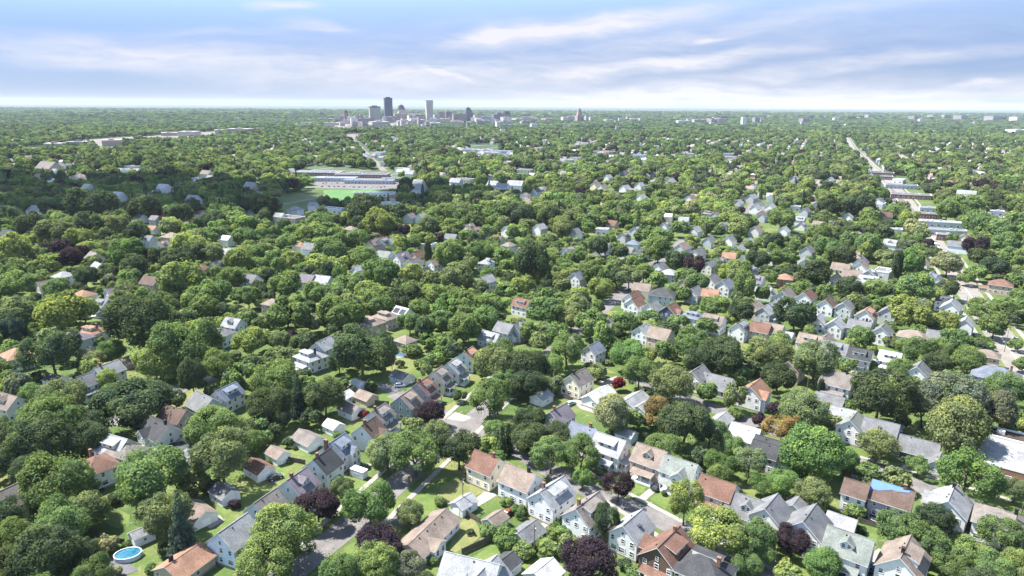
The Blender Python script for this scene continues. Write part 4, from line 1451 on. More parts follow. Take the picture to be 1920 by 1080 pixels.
CAT = {
'Q1': '''430,400,450,g 1080,330,520,g 1190,640,330,o 1310,710,250,bC 610,600,280,o 430,710,380,g 110,620,260,d 90,770,250,g 340,900,420,d 110,960,300,d 600,920,220,d
 1400,400,250,oS 1600,200,440,o 1800,110,190,g 80,90,220,d 300,90,380,d 620,80,300,d 60,250,220,d 180,300,200,d 750,850,180,lS 830,520,110,dS 1130,560,130,dS 1540,420,120,dS 1700,560,90,pS 1230,880,150,dS
 690,60,150,d 1340,270,90,gS 1450,90,90,dS 740,900,110,oS 660,1020,160,gS 800,1060,140,lS''',
'Q2': '''200,760,440,y 60,960,400,y 450,560,290,p 820,560,315,c 620,460,170,oT 880,840,330,p 870,990,330,y 640,1030,200,g 1110,1030,230,s 950,180,300,o 1150,170,360,g 1470,150,290,d
 1680,760,140,gS 1840,790,200,cS 1780,110,110,dC 1690,110,160,yS 1730,30,160,g 245,110,90,dS 60,80,120,g 1330,540,80,gS 1600,200,70,dS 1810,540,90,gS 1230,950,80,gS 1550,760,60,dS 1900,610,110,gS 1300,40,200,o 1555,350,60,rS''',
'Q3': '''280,200,260,g 500,180,290,g 120,70,260,d 350,60,200,d 510,370,150,c 770,430,210,p 740,720,200,dT 570,970,380,p 1250,540,230,yT 1490,740,370,y 1760,810,290,g 1690,970,200,g
 380,745,120,gS 260,880,160,yS 80,890,150,gS 1510,270,200,c 1720,250,230,o 1590,130,180,g 1820,420,170,c 1415,540,80,pS 90,610,70,gS 640,330,90,oS 960,690,45,gS 290,780,120,gS 200,830,110,gS 20,870,90,gS 820,1000,110,dS 890,1060,120,gS 1100,480,50,dS
 1680,1030,140,gS 1790,900,200,g''',
'Q4': '''330,180,420,c 560,240,200,c 100,390,220,c 330,470,230,o 800,120,240,o 1090,280,150,g 1450,350,430,c 1210,650,230,d 970,750,320,g 1180,840,260,g 180,820,230,p 50,830,170,g
 400,990,250,c 150,1060,200,yS 1700,760,260,g 1480,930,280,g 1620,1030,260,g 1800,960,180,y 1790,450,180,o 885,335,75,o 500,1060,120,pS 1370,800,110,yS 1000,225,60,gS 785,385,24,rS 350,560,120,g 630,610,140,gS 1320,1000,200,g 660,740,70,dS 240,250,150,g''',
'Q5': '''130,110,260,o 100,230,170,bT 260,240,150,g 430,110,330,y 600,70,200,y 380,390,365,d 1010,190,470,d 1310,150,180,d 660,430,180,l 800,380,180,c 1120,450,280,y 1340,330,400,g 1580,480,240,g 1390,560,190,dT
 960,740,480,dB 770,570,180,y 450,700,310,o 230,700,200,g 350,880,420,g 640,900,260,d 110,980,260,d 50,480,110,g 55,570,120,g 1520,880,400,g 1700,960,240,o 1800,300,220,y 1760,150,120,g 270,560,110,dS 1700,590,60,dC
 1480,60,190,g 1570,290,120,g 1230,570,120,yS 650,320,100,gS 150,600,90,oS 1180,130,180,g 850,480,100,gS 1690,420,110,o 1600,90,130,d''',
'Q6': '''230,110,280,g 50,180,140,d 620,110,280,g 780,60,180,y 440,160,150,l 250,270,110,p 370,270,120,d 170,300,150,o 50,290,150,y 770,370,410,d 610,300,150,o 600,460,160,d 900,470,120,g 1110,170,180,g 1215,220,150,dT 1340,160,180,g
 1500,200,230,g 1660,130,200,g 1130,370,130,gS 1290,430,140,gS 1200,470,100,gS 305,700,155,bC 500,700,270,d 140,570,340,g 80,760,300,d 170,860,160,d 400,850,150,d 1470,700,90,d 1260,830,200,p 1600,430,150,y 1720,480,280,o 1690,720,290,g
 1780,380,200,g 1810,600,190,g 1720,900,130,yS 1820,1010,100,dC 780,835,85,rS 1760,190,100,g 880,40,200,g 1180,60,160,g 1380,60,200,c 1560,60,240,g 960,420,60,gS 1040,470,70,dS 690,660,80,dS 830,640,90,dS 1390,300,120,dS 590,990,80,gS 1080,880,60,gS
 320,440,110,o 200,400,140,o''',
'Q7': '''250,90,240,g 470,60,200,o 430,140,180,o 570,170,220,g 120,230,160,g 230,220,150,o 330,250,180,g 200,310,150,o 400,370,250,g 80,480,300,d 160,610,230,d 20,640,180,d 270,480,220,g 840,390,255,c 920,530,250,g 1160,600,280,o 820,170,180,g 740,240,100,o 910,260,60,dC
 1310,330,270,g 1510,390,330,d 1350,450,220,d 1400,190,140,g 1740,440,150,o 1800,340,180,o 770,612,100,r 730,820,280,l 890,870,140,g 1050,780,170,a 1000,880,110,a 1250,890,380,d 1430,960,230,g 1410,670,150,g 1600,700,150,oT 1620,830,110,gS
 640,540,80,gS 560,490,90,dS 680,340,45,gS 130,880,230,d 330,970,180,d 1000,140,150,gS 1200,170,140,gS 1440,30,180,g 1650,90,180,d 1800,870,110,p 1170,400,110,oS 620,60,110,g 700,460,60,oS 480,640,60,dS 300,590,60,gS 1080,890,110,d''',
'Q8': '''200,110,260,d 370,180,100,g 365,55,100,cS 515,190,90,d 670,270,170,g 880,310,110,oS 1040,110,260,y 1160,170,150,o 1290,170,180,y 90,280,220,g 90,420,260,o 80,560,230,d 350,450,320,o 560,480,130,g 388,625,46,dK 960,510,170,g 1050,350,240,g 1220,330,280,g
 1220,470,200,d 1450,440,220,g 1360,300,200,g 820,710,420,d 1050,600,130,gS 1350,730,420,s 1130,770,280,s 1560,790,360,s 1720,650,280,g 1380,920,460,o 1600,980,160,y 250,800,330,o 60,790,110,p 100,940,240,a 500,870,160,o 530,760,120,gS
 1540,70,180,g 1640,180,200,g 1800,130,130,d 1830,470,110,g 720,480,100,gS 1040,430,70,cS 1790,330,90,g 1520,330,110,cS 1600,350,80,cS 400,810,160,y 960,900,120,d 1700,60,160,g 600,80,60,gS''',
'P5': '''70,150,200,d 210,200,200,d 420,260,230,o 650,200,220,d 860,200,180,o 790,290,140,d 1030,260,170,d 1340,120,190,d 1260,165,110,p 1470,190,90,p 1600,170,190,d 1740,120,150,g 100,370,230,y 290,310,120,y 340,385,100,p 450,370,150,p 530,450,170,p
 600,310,190,y 670,380,140,y 700,450,140,o 940,410,240,c 1170,400,240,d 1010,510,200,d 1430,360,250,y 1450,420,180,d 1600,420,170,o 1610,270,140,g 1830,290,170,g 1790,470,210,y 120,520,280,g 400,480,150,y 110,650,260,g 420,650,250,g 640,590,160,d
 800,570,150,d 970,590,150,g 950,680,220,o 900,770,170,o 1070,740,150,g 1200,770,160,g 1330,740,150,d 1370,610,320,y 1500,750,240,g 1620,700,210,g 1730,600,180,g 1600,550,90,d 1860,740,170,g 1300,480,220,d 1420,70,160,d 1060,70,220,d 1800,60,170,d 700,60,300,d 380,60,200,d''',
'P6': '''40,280,120,g 480,180,180,g 380,270,160,y 470,270,150,g 590,280,130,g 230,330,130,g 760,300,180,g 930,190,230,y 770,190,120,d 1100,240,110,p 1290,210,190,o 1280,310,120,y 1375,300,90,p 1480,210,140,g 1590,260,170,g 1420,110,180,g 1560,110,170,o 1650,120,150,g
 1740,230,170,g 1820,110,200,g 1790,310,120,g 1080,340,130,y 1170,340,120,g 560,390,220,g 270,470,160,y 470,490,150,y 610,500,150,y 30,420,160,g 130,450,130,g 715,520,42,dC 820,450,190,g 940,560,250,g 1290,420,60,dK 1460,420,240,g 1600,500,100,oT 1680,400,190,g
 1850,430,150,g 220,650,240,g 80,580,120,d 30,700,160,d 480,720,200,g 690,670,240,g 850,720,220,y 640,800,260,o 1110,750,220,d 1060,640,140,o 1170,570,190,y 1320,600,180,o 1340,740,210,y 1500,760,180,g 1500,610,230,o 1750,540,190,g 1880,700,150,g 1690,650,160,o
 820,80,280,d 1200,50,130,d 1400,30,170,d 960,90,180,d 1060,100,150,d 60,60,200,d 490,130,130,d 210,190,90,d''',
'P7': '''40,230,200,g 380,230,160,o 290,140,180,d 560,170,140,g 660,170,120,o 150,490,240,dT 350,400,60,dC 450,420,180,g 620,450,170,o 650,330,220,d 800,410,120,d 280,600,75,dC 390,500,110,g 80,660,170,y 370,660,130,o 600,560,190,g 670,680,170,y 780,600,110,dT
 880,590,190,o 990,560,160,g 1090,620,150,g 860,170,100,g 1000,280,140,g 1120,290,150,g 1100,380,220,g 930,460,160,g 1250,450,230,d 1360,500,170,p 1300,580,140,g 1390,630,190,g 1290,720,120,g 1580,500,160,d 1700,520,180,y 1850,460,180,d 1740,650,170,gT 1880,690,130,gT
 1540,780,240,g 1560,230,120,g 1700,200,130,d 1630,150,120,y 1480,190,130,g 1260,220,140,g 1080,140,110,g 1790,340,120,g 1220,690,110,g 60,130,200,d 470,140,160,o 760,90,150,g 1690,420,110,g 1560,360,100,o''',
'P8': '''100,160,200,g 450,70,190,d 690,60,220,d 770,160,150,g 1000,110,130,g 1010,200,85,c 390,240,240,g 620,290,200,g 870,260,150,d 1110,230,150,l 1150,270,120,o 1080,430,240,cT 970,520,75,dK 350,530,340,d 560,430,180,d 460,380,180,g 750,350,190,g 1200,350,90,p
 1560,360,180,p 1240,410,100,d 1350,490,190,l 1600,450,180,d 1700,520,170,d 1850,450,170,g 620,640,250,d 800,690,170,y 1100,680,250,g 1350,680,160,d 1870,620,150,g 1490,600,110,g 1580,560,130,g 60,420,180,g 40,330,160,d 1500,60,200,g 1350,90,180,g
 1600,200,220,g 1750,250,200,g 1780,330,180,g 1390,300,90,g 200,360,100,g 1880,150,150,g 880,440,130,o 1130,560,110,g'''}

TREES = []   # dict(x, y, r, rz, zc, code, shape, w, hand)
for R, txt in CAT.items():
    for e in txt.split():
        a = e.split(',')
        col, shp = a[3][0], (a[3][1] if len(a[3]) > 1 else 'R')
        u, v = rp(R, float(a[0]), float(a[1]))
        p, r, rzz, zc = place(u, v, float(a[2]) * (.25932 if R[0] == 'Q' else .25) * (1.05 if shp in 'RB' else 1.03), shp)
        TREES.append(dict(x=p.x, y=p.y, r=r, rz=rzz, zc=zc, col=col, shp=shp, w=float(a[2]) * .26, hand=True))
# ---- planner for all the other trees: a jittered plan over the whole plain
def in_poly(X, Y, poly):
    inside = np.zeros(len(X), bool)
    n = len(poly)
    for i in range(n):
        x1, y1 = poly[i]; x2, y2 = poly[(i + 1) % n]
        if y1 == y2:
            continue
        hit = ((y1 > Y) != (y2 > Y)) & (X < (x2 - x1) * (Y - y1) / (y2 - y1) + x1)
        inside ^= hit
    return inside

def seg_dist(X, Y, a, b):
    d = (b.x - a.x, b.y - a.y)
    L2 = d[0] ** 2 + d[1] ** 2 + 1e-9
    t = np.clip(((X - a.x) * d[0] + (Y - a.y) * d[1]) / L2, 0, 1)
    return np.hypot(X - a.x - t * d[0], Y - a.y - t * d[1])

# a crown is trimmed back where it would swallow the roof of a house standing behind it
def trim_crowns():
    for t in TREES:
        if t['shp'] not in 'RBT':
            continue
        f0 = 1.0
        for h in HOUSES:
            ht = math.hypot(h['loc'].x, h['loc'].y)
            if math.hypot(t['x'], t['y']) > ht or abs(t['x'] - h['loc'].x) > 60:
                continue
            x0, y0, x1, y1 = h['bb']
            hu, hv = (x0 + x1) / 2, y0 + (y1 - y0) * .3
            cu, cv = px(Vector((t['x'], t['y'], t['zc'])))
            pr = t['r'] / depth(Vector((t['x'], t['y'], t['zc']))) * FPX
            q = math.hypot((hu - cu) / pr, (hv - cv) / (pr * .95))
            if q < 1.0:
                f0 = min(f0, max(.74, q))
        t['r'] *= f0; t['rz'] *= f0; t['zc'] *= f0
# more houses of the same streets, on lots between the catalogued trees
def lots(poly, n, dists=11.0):
    us = [p[0] for p in poly]; vs = [p[1] for p in poly]
    done = tries = 0
    while done < n and tries < 4000:
        tries += 1
        u, v = RNG.uniform(min(us), max(us)), RNG.uniform(min(vs), max(vs))
        if not in_poly(np.array([u]), np.array([v]), poly)[0]:
            continue
        g = at(u, v, 6)
        if any(math.hypot(g.x - h['loc'].x, g.y - h['loc'].y) < dists for h in HOUSES):
            continue
        if any(math.hypot(g.x - t['x'], g.y - t['y']) < t['r'] + 4.0 for t in TREES):
            continue
        if any(seg_dist(np.array([g.x]), np.array([g.y]), pts[i], pts[i + 1])[0] < 11 for pts, hw in KEEP for i in range(len(pts) - 1)):
            continue
        house('N', u, v, RNG.choice(list('ggggBh')), RNG.choice(['p', 'p', 'b', 'a']), RNG.uniform(8.5, 11), RNG.uniform(7.5, 9), RNG.choice(['lg', 'gr', 'tp', 'lg', 'mv', 'pk', 'rd', 'gr', 'dg']), RNG.choice(list('wwwwclty')), RNG.choice(['', 'ds-', 'c', 'dg-']))
        done += 1
lots([(1060, 470), (1120, 400), (1440, 380), (1760, 470), (1800, 560), (1500, 560), (1200, 540)], 36)
lots([(640, 470), (820, 400), (1000, 420), (960, 520), (700, 540)], 12)
lots([(20, 460), (600, 410), (640, 500), (300, 560), (20, 560)], 8)
lots([(900, 300), (1560, 300), (1640, 380), (1100, 390), (900, 350)], 4)
trim_crowns()
# a trunk never stands in a house: slide it out of the footprint
for t in TREES:
    for h in HOUSES:
        dx, dy = t['x'] - h['loc'].x, t['y'] - h['loc'].y
        if abs(dx) > 30 or abs(dy) > 30:
            continue
        c, s = math.cos(h['ang']), math.sin(h['ang'])
        lx, ly = c * dx + s * dy, -s * dx + c * dy
        mg = 1.2 if t['shp'] in 'SCK' else 2.2
        hx, hy = h['L'] / 2 + mg, h['W'] / 2 + mg
        if abs(lx) < hx and abs(ly) < hy:
            if hx - abs(lx) < hy - abs(ly):
                lx = math.copysign(hx, lx)
            else:
                ly = math.copysign(hy, ly)
            t['x'] = h['loc'].x + c * lx - s * ly
            t['y'] = h['loc'].y + s * lx + c * ly

def plan(y0, y1, step, rmin, rmax, avoid, jit=.42):
    ys_ = np.arange(y0, y1, step)
    X, Y = [], []
    for yy in ys_:
        half = .80 * yy + 60
        xs_ = np.arange(-half, half, step)
        X.append(xs_ + RNG.uniform(-jit, jit, len(xs_)) * step); Y.append(yy + RNG.uniform(-jit, jit, len(xs_)) * step)
    X, Y = np.concatenate(X), np.concatenate(Y)
    r = RNG.uniform(rmin, rmax, len(X))
    keep = np.ones(len(X), bool)
    for pts, hw in KEEP:
        for i in range(len(pts) - 1):
            keep &= seg_dist(X, Y, pts[i], pts[i + 1]) > hw + 1.5 + r * .45
    P = np.stack([X, Y, np.zeros(len(X))], 1)
    q = pxa(P)
    for poly in CLEAR_POLYS:
        keep &= ~in_poly(q[:, 0], q[:, 1], poly)
    if y0 < 700:
        for poly in KEEP_POLY:
            keep &= ~in_poly(X, Y, poly)
    # stay off the houses and do not stand in front of them
    top = P.copy(); top[:, 2] = r * 2.1 + 2
    qt = pxa(top)
    for h in HOUSES:
        dx, dy = X - h['loc'].x, Y - h['loc'].y
        c, s = math.cos(h['ang']), math.sin(h['ang'])
        lx, ly = c * dx + s * dy, -s * dx + c * dy
        keep &= ~((np.abs(lx) < h['L'] / 2 + r * .75) & (np.abs(ly) < h['W'] / 2 + r * .75))
        x0, yy0, x1, yy1 = h['bb']
        yy1 = yy0 + (yy1 - yy0) * (.88 if h['dist'] < 260 else (.72 if h['dist'] < 420 else .55))
        pr = r / q[:, 2] * FPX
        hide = (q[:, 0] + pr * .8 > x0) & (q[:, 0] - pr * .8 < x1) & (qt[:, 1] < yy1) & (q[:, 1] > yy0) & (np.hypot(X, Y) < math.hypot(h['loc'].x, h['loc'].y))
        keep &= ~hide
    if len(FAR_H) and y1 > 600:
        for (hx, hy, hu, hv, hw, hh, hk) in FAR_H:
            if hy < y0 - 60 or hy > y1 + 200:
                continue
            nearby = np.abs(X - hx) < 60
            if not nearby.any():
                continue
            keep &= ~((np.abs(X - hx) < 3.5 + r * .4) & (np.abs(Y - hy) < 3.5 + r * .4))
            pr = r / q[:, 2] * FPX
            if hk:
                keep &= ~((np.abs(q[:, 0] - hu) < hw * .7 + pr * .5) & (qt[:, 1] < hv - hh * .8) & (q[:, 1] > hv - hh) & (Y < hy))
    X, Y, r = X[keep], Y[keep], r[keep]
    if avoid is not None and len(avoid):
        A = np.array([(t['x'], t['y'], t['r']) for t in avoid])
        k2 = np.ones(len(X), bool)
        for ax, ay, ar in A:
            k2 &= np.hypot(X - ax, Y - ay) > (r + ar) * .72
        X, Y, r = X[k2], Y[k2], r[k2]
    return X, Y, r

def pick_col(n, y):
    p = RNG.random(n) * (.945 if np.max(y) < 600 else 1)
    keys = np.array(list('dgyoscpl'))
    cum = np.cumsum([.22, .31, .15, .16, .04, .06, .03, .03])
    return keys[np.searchsorted(cum, p * .9999)]

# the roofs of the far streets: too many and too small to tell apart
FAR_H = []
fv, ff, fm, fc = [], [], [], []
RC = [(.20, .20, .21), (.13, .13, .14), (.16, .145, .135), (.19, .145, .12), (.15, .09, .075), (.27, .27, .275), (.14, .125, .145)]
WC = [(.70, .70, .70), (.62, .58, .46), (.38, .40, .42), (.44, .36, .29), (.66, .68, .72)]
def far_house(x, y, ang, L, W, e, rc, wc):
    n = len(fv); c, s = math.cos(ang), math.sin(ang); h = e + W * .38
    for (a, b, z) in ((-L, -W, 0), (L, -W, 0), (L, W, 0), (-L, W, 0), (-L, -W, e), (L, -W, e), (L, W, e), (-L, W, e), (-L, 0, h), (L, 0, h)):
        fv.append((x + c * a * .5 - s * b * .5, y + s * a * .5 + c * b * .5, z))
    for q_, col in (((0, 1, 5, 4), wc), ((2, 3, 7, 6), wc), ((1, 2, 6, 9, 5), wc), ((3, 0, 4, 8, 7), wc), ((4, 5, 9, 8), rc), ((6, 7, 8, 9), rc)):
        ff.append(tuple(n + i for i in q_)); fc.append(col)
for (p0, q0) in ROWS:
    d = 6.0
    while d < 1900:
        for sd in (-1, 1):
            g = along(p0, DIR_A, d + RNG.uniform(-2, 2), sd * RNG.uniform(14, 18))
            if g.y > 2350 or abs(g.x) > .78 * g.y or RNG.random() > (.42 if g.x > -.1 * g.y else .26):
                continue
            u, v = px(g)
            if any(in_poly(np.array([u]), np.array([v]), po)[0] for po in CLEAR_POLYS):
                continue
            if any(abs(g.x - h['loc'].x) < 22 and abs(g.y - h['loc'].y) < 22 for h in HOUSES) or any(abs(g.x - t['x']) < t['r'] + 3 and abs(g.y - t['y']) < t['r'] + 3 for t in TREES):
                continue
            if any(seg_dist(np.array([g.x]), np.array([g.y]), Dp[i], Dp[i + 1])[0] < 16 for i in range(len(Dp) - 1)):
                continue
            k = math.pi / 2 if RNG.random() < .55 else 0
            far_house(g.x, g.y, DIR_A + k, RNG.uniform(9, 12), RNG.uniform(7.5, 9.5), RNG.choice([5.4, 5.4, 3.4]), RC[int(RNG.integers(7))], WC[int(RNG.choice([0, 0, 1, 2, 3, 4]))])
            t_ = px(Vector((g.x, g.y, 9)))
            dd_ = depth(g)
            FAR_H.append((g.x, g.y, u, v, 4.5 / dd_ * FPX, v - t_[1], RNG.random() < .22))
        d += 13.5
fme = bpy.data.meshes.new('distant_houses')
fme.from_pydata(fv, [], ff)
fa = fme.attributes.new('hcol', 'FLOAT_COLOR', 'FACE')
fa.data.foreach_set('color', np.array([(*c_, 1) for c_ in fc], np.float32).ravel())
bm_fix(fme)
fmt, fnt, _n, _l = newmat('distant_house_paint')
fat = N(fnt, 'ShaderNodeAttribute', attribute_type='GEOMETRY', attribute_name='hcol')
ftc = N(fnt, 'ShaderNodeTexCoord').outputs['Object']
finish(fnt, mix(fnt, 'MULTIPLY', 1.0, fat.outputs['Color'], mrange(fnt, noise(fnt, .5, 3, .6, ftc), .3, .7, .75, 1.25)), .85, .15)
fme.materials.append(fmt)
fo = link('distant_houses', fme); fo['kind'] = 'stuff'; fo['label'] = 'many small roofs of far streets scattered through the woods'
X, Y, r = plan(132, 560, 7.8, 2.3, 5.4, TREES)
cc_ = pick_col(len(X), Y)
for x, y, rr, c in zip(X, Y, r, cc_):
    shp = 'R' if RNG.random() < .8 else ('T' if RNG.random() < .5 else 'S')
    if shp == 'S':
        rr *= .5
    k = SHAPE[shp][0]
    zc = rr * k * (.86 if shp == 'S' else 1) + (0 if shp == 'S' else min(1.8, .24 * rr))
    TREES.append(dict(x=x, y=y, r=rr, rz=rr * k, zc=zc, col=c, shp=shp, hand=False))

for t in TREES:
    p = Vector((t['x'], t['y'], t['zc']))
    t['d'] = depth(p)
    t['size'] = t['r'] / t['d'] * FPX * 2
    t['uv'] = px(p)
    u, v = t['uv']
    t['inview'] = -40 < u < 1960 and v < 1130
trees = sorted([t for t in TREES if t['shp'] != 'S' and t['inview']], key=lambda t: -t['size'] * (1.0 if t['hand'] else .85))
shrubs = sorted([t for t in TREES if t['shp'] == 'S' and t['inview']], key=lambda t: -t['size'])
IND, REST = trees[:296], trees[296:] + [t for t in TREES if not t['inview'] and t['shp'] != 'S']

def tcol(t):
    c, _ = LEAFC[t['col']]
    j = 1 + RNG.uniform(-.14, .14)
    g = RNG.uniform(-.06, .06)
    return (c[0] * j * (1 + g), c[1] * j, c[2] * j * (1 - g))

for t in IND:
    near = t['d'] < 300
    con = t['shp'] == 'C'
    nm = 'conifer' if con else ('cypress' if t['shp'] == 'K' else 'tree')
    root = empty(nm, (t['x'], t['y'], 0), RNG.uniform(0, 6.28))
    sc = (t['r'], t['r'] * RNG.uniform(.92, 1.08), t['rz'])
    if con:
        me = (CON_NEAR if near else CON_MID)[RNG.integers(2)]
        zc = t['rz'] + .8
    else:
        me = (CROWN_NEAR if near else CROWN_MID)[RNG.integers(9)]
        zc = t['zc']
    link('crown', me, root, tcol(t), (0, 0, zc), scale=sc)
    if con or t['shp'] == 'K':
        mb_r = .28
        link('trunk', TRUNKS[0], root, None, (0, 0, 0), scale=(min(.35, t['r'] * .12) / .05, min(.35, t['r'] * .12) / .05, zc * .8))
    else:
        link('trunk', TRUNKS[RNG.integers(4)], root, None, (0, 0, 0), scale=(t['r'] * 1.15, t['r'] * 1.15, zc))
    pxw = t['size']
    cw = LEAFC[t['col']][1]
    sw = SHAPE[t['shp']][1]
    rm = t['r']
    size = 'very large' if rm > 8.5 else ('large' if rm > 6.6 else ('' if rm > 4.2 else 'small'))
    ph = ' '.join(w_ for w_ in (size, cw, sw if con else sw + ' tree') if w_)
    tag(root, ph, 'conifer' if con else 'tree', 'trees between the houses', t['uv'], auto=True)
    t['obj'] = root

# low planting along the walls of the near houses
for h in HOUSES:
    if h['dist'] > 255 or len(shrubs) > 292:
        continue
    for _ in range(2):
        a = RNG.uniform(-.45, .45) * h['L']; b = RNG.choice([-1, 1]) * (h['W'] / 2 + 1.0)
        if RNG.random() < .4:
            a, b = RNG.choice([-1, 1]) * (h['L'] / 2 + 1.0), RNG.uniform(-.4, .4) * h['W']
        c, s = math.cos(h['ang']), math.sin(h['ang'])
        x, y = h['loc'].x + c * a - s * b, h['loc'].y + s * a + c * b
        if any(math.hypot(x - g['loc'].x, y - g['loc'].y) < 4.5 for g in HOUSES if g is not h):
            continue
        rr_ = RNG.uniform(.6, 1.1)
        uv = px(Vector((x, y, rr_ * .8)))
        if 0 < uv[0] < 1920 and uv[1] < 1078:
            shrubs.append(dict(x=x, y=y, r=rr_, rz=rr_ * .9, zc=rr_ * .75, col=RNG.choice(list('dgog')), shp='S', uv=uv))
for t in shrubs[:292]:
    o = empty('shrub', (t['x'], t['y'], 0), RNG.uniform(0, 6.28))
    link('foliage', SHRUB[RNG.integers(3)], o, tcol(t), (0, 0, t['zc']), scale=(t['r'], t['r'], t['rz']))
    mbs = None
    tag(o, '%s %s' % (LEAFC[t['col']][1], 'bush' if t['r'] > 1.6 else 'small bush'), 'shrub', 'bushes in the yards', t['uv'], auto=True)

# ---- everything further off is woods: one object that scatters whole trees over its plan
def far_proto(seed, nl, per, leaf, cone=False):
    q = conifer(seed, 8, 9, .30) if cone else crown(seed, nl, per, leaf, lob=(.30, .46))
    o = bpy.data.objects.new('woods_tree', quads_mesh('woods_tree', *q, [M['leaf_far']]))
    return o
PROTO = [far_proto(600 + k, 16, 26, .23) for k in range(4)] + [far_proto(620 + k, 20, 46, .16) for k in range(4)] + [far_proto(640, 0, 0, 0, True)]

pts, scl, rot, colr, idx = [], [], [], [], []
def add_far(x, y, z, r, rzz, c, k):
    pts.append((x, y, z)); scl.append((r, r, rzz)); rot.append((0, 0, RNG.uniform(0, 6.28)))
    j = 1 + RNG.uniform(-.16, .16)
    colr.append((c[0] * j, c[1] * j, c[2] * j, 1)); idx.append(k)
for t in REST:
    if t['shp'] == 'C':
        add_far(t['x'], t['y'], t['rz'] + .5, t['r'], t['rz'], LEAFC[t['col']][0], 8)
    else:
        add_far(t['x'], t['y'], t['zc'], t['r'], t['rz'], LEAFC[t['col']][0], 4 + int(RNG.integers(4)))
def clump_noise(X, Y, s):
    return np.sin(X / s + 1.3 * np.sin(Y / s * .7)) * np.sin(Y / s * 1.1 + 1.7 * np.sin(X / s * .6 + 2))
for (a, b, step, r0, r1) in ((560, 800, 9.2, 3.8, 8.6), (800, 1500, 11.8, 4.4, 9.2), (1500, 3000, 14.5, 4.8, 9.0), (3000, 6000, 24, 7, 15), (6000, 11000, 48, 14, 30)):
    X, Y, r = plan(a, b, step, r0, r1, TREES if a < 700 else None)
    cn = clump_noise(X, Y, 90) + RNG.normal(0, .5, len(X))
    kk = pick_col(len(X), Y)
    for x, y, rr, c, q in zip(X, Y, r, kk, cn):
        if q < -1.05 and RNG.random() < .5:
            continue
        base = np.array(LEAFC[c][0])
        base = base * (1 + .22 * q) * (np.array([1.04, 1.03, .98]) if b < 1600 else (np.array([.95, 1.0, 1.02]) if b < 3100 else np.array([.74, .88, .98])))  # haze hue painted into the leaf colour: bluer and duller with distance
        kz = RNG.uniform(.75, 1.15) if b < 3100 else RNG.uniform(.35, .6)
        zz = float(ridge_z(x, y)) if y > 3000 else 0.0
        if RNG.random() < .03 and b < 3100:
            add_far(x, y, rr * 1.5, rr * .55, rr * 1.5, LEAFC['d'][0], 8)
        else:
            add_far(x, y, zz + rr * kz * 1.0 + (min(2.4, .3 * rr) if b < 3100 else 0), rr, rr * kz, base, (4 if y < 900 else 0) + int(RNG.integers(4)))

wm = bpy.data.meshes.new('woods')
wm.vertices.add(len(pts))
wm.vertices.foreach_set('co', np.array(pts, np.float32).ravel())
for nm, typ, data in (('scl', 'FLOAT_VECTOR', scl), ('rot', 'FLOAT_VECTOR', rot)):
    a = wm.attributes.new(nm, typ, 'POINT'); a.data.foreach_set('vector', np.array(data, np.float32).ravel())
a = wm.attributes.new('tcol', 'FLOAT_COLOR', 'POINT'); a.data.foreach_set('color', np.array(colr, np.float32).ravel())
a = wm.attributes.new('pid', 'INT', 'POINT'); a.data.foreach_set('value', np.array(idx, np.int32))
wm.update()
woods = link('woods', wm)
woods['kind'] = 'stuff'; woods['label'] = 'leafy woods of street and garden trees stretching to the horizon'
ng = bpy.data.node_groups.new('scatter_woods', 'GeometryNodeTree')
ng.interface.new_socket('Geometry', in_out='INPUT', socket_type='NodeSocketGeometry')
ng.interface.new_socket('Geometry', in_out='OUTPUT', socket_type='NodeSocketGeometry')
gi = ng.nodes.new('NodeGroupInput'); go = ng.nodes.new('NodeGroupOutput')
g2i = ng.nodes.new('GeometryNodeGeometryToInstance')
for po in reversed(PROTO):
    oi = ng.nodes.new('GeometryNodeObjectInfo')
    oi.inputs['Object'].default_value = po
    oi.inputs['As Instance'].default_value = True
    ng.links.new(oi.outputs['Geometry'], g2i.inputs[0])
iop = ng.nodes.new('GeometryNodeInstanceOnPoints')
def named(n, typ):
    q = ng.nodes.new('GeometryNodeInputNamedAttribute'); q.data_type = typ
    q.inputs['Name'].default_value = n
    return q.outputs['Attribute']
ng.links.new(gi.outputs[0], iop.inputs['Points'])
ng.links.new(g2i.outputs[0], iop.inputs['Instance'])
iop.inputs['Pick Instance'].default_value = True
ng.links.new(named('pid', 'INT'), iop.inputs['Instance Index'])
ng.links.new(named('rot', 'FLOAT_VECTOR'), iop.inputs['Rotation'])
ng.links.new(named('scl', 'FLOAT_VECTOR'), iop.inputs['Scale'])
ng.links.new(iop.outputs[0], go.inputs[0])
woods.modifiers.new('scatter', 'NODES').node_group = ng
print('trees', len(trees), 'individual', len(IND), 'shrubs', len(shrubs), 'woods', len(pts), 'houses', len(HOUSES))

# ---------------------------------------------------------------- smaller things in the yards and streets
def wood_fence(R, pts, h, label, z0=0.0):
    P = [at(*rp(R, *p)) for p in pts]
    root = empty('fence', P[0])
    for a, b in zip(P[:-1], P[1:]):
        L = (b - a).length; ang = math.atan2(b.y - a.y, b.x - a.x)
        n = max(1, int(round(L / 2.4)))
        mb = MB()
        bw = .16
        k = 0.0
        while k < L - .02:
            mb.box(k, min(k + bw - .012, L), -.02, .02, .05, h + RNG.uniform(-.04, .02)); k += bw
        for z in (.35, h - .35):
            mb.box(0, L, .022, .07, z - .05, z + .05)
        o = mb.build('panel', [M['fence']], root, None, a - P[0], ang)
        for i in range(n + 1):
            mb = MB(); mb.box(-.06, .06, .073, .19, 0, h + .1)
            mb.build('post', [M['fence']], root, None, a - P[0] + (b - a) * (i / n), ang)
    tag(root, label, 'fence', 'wooden yard fences')
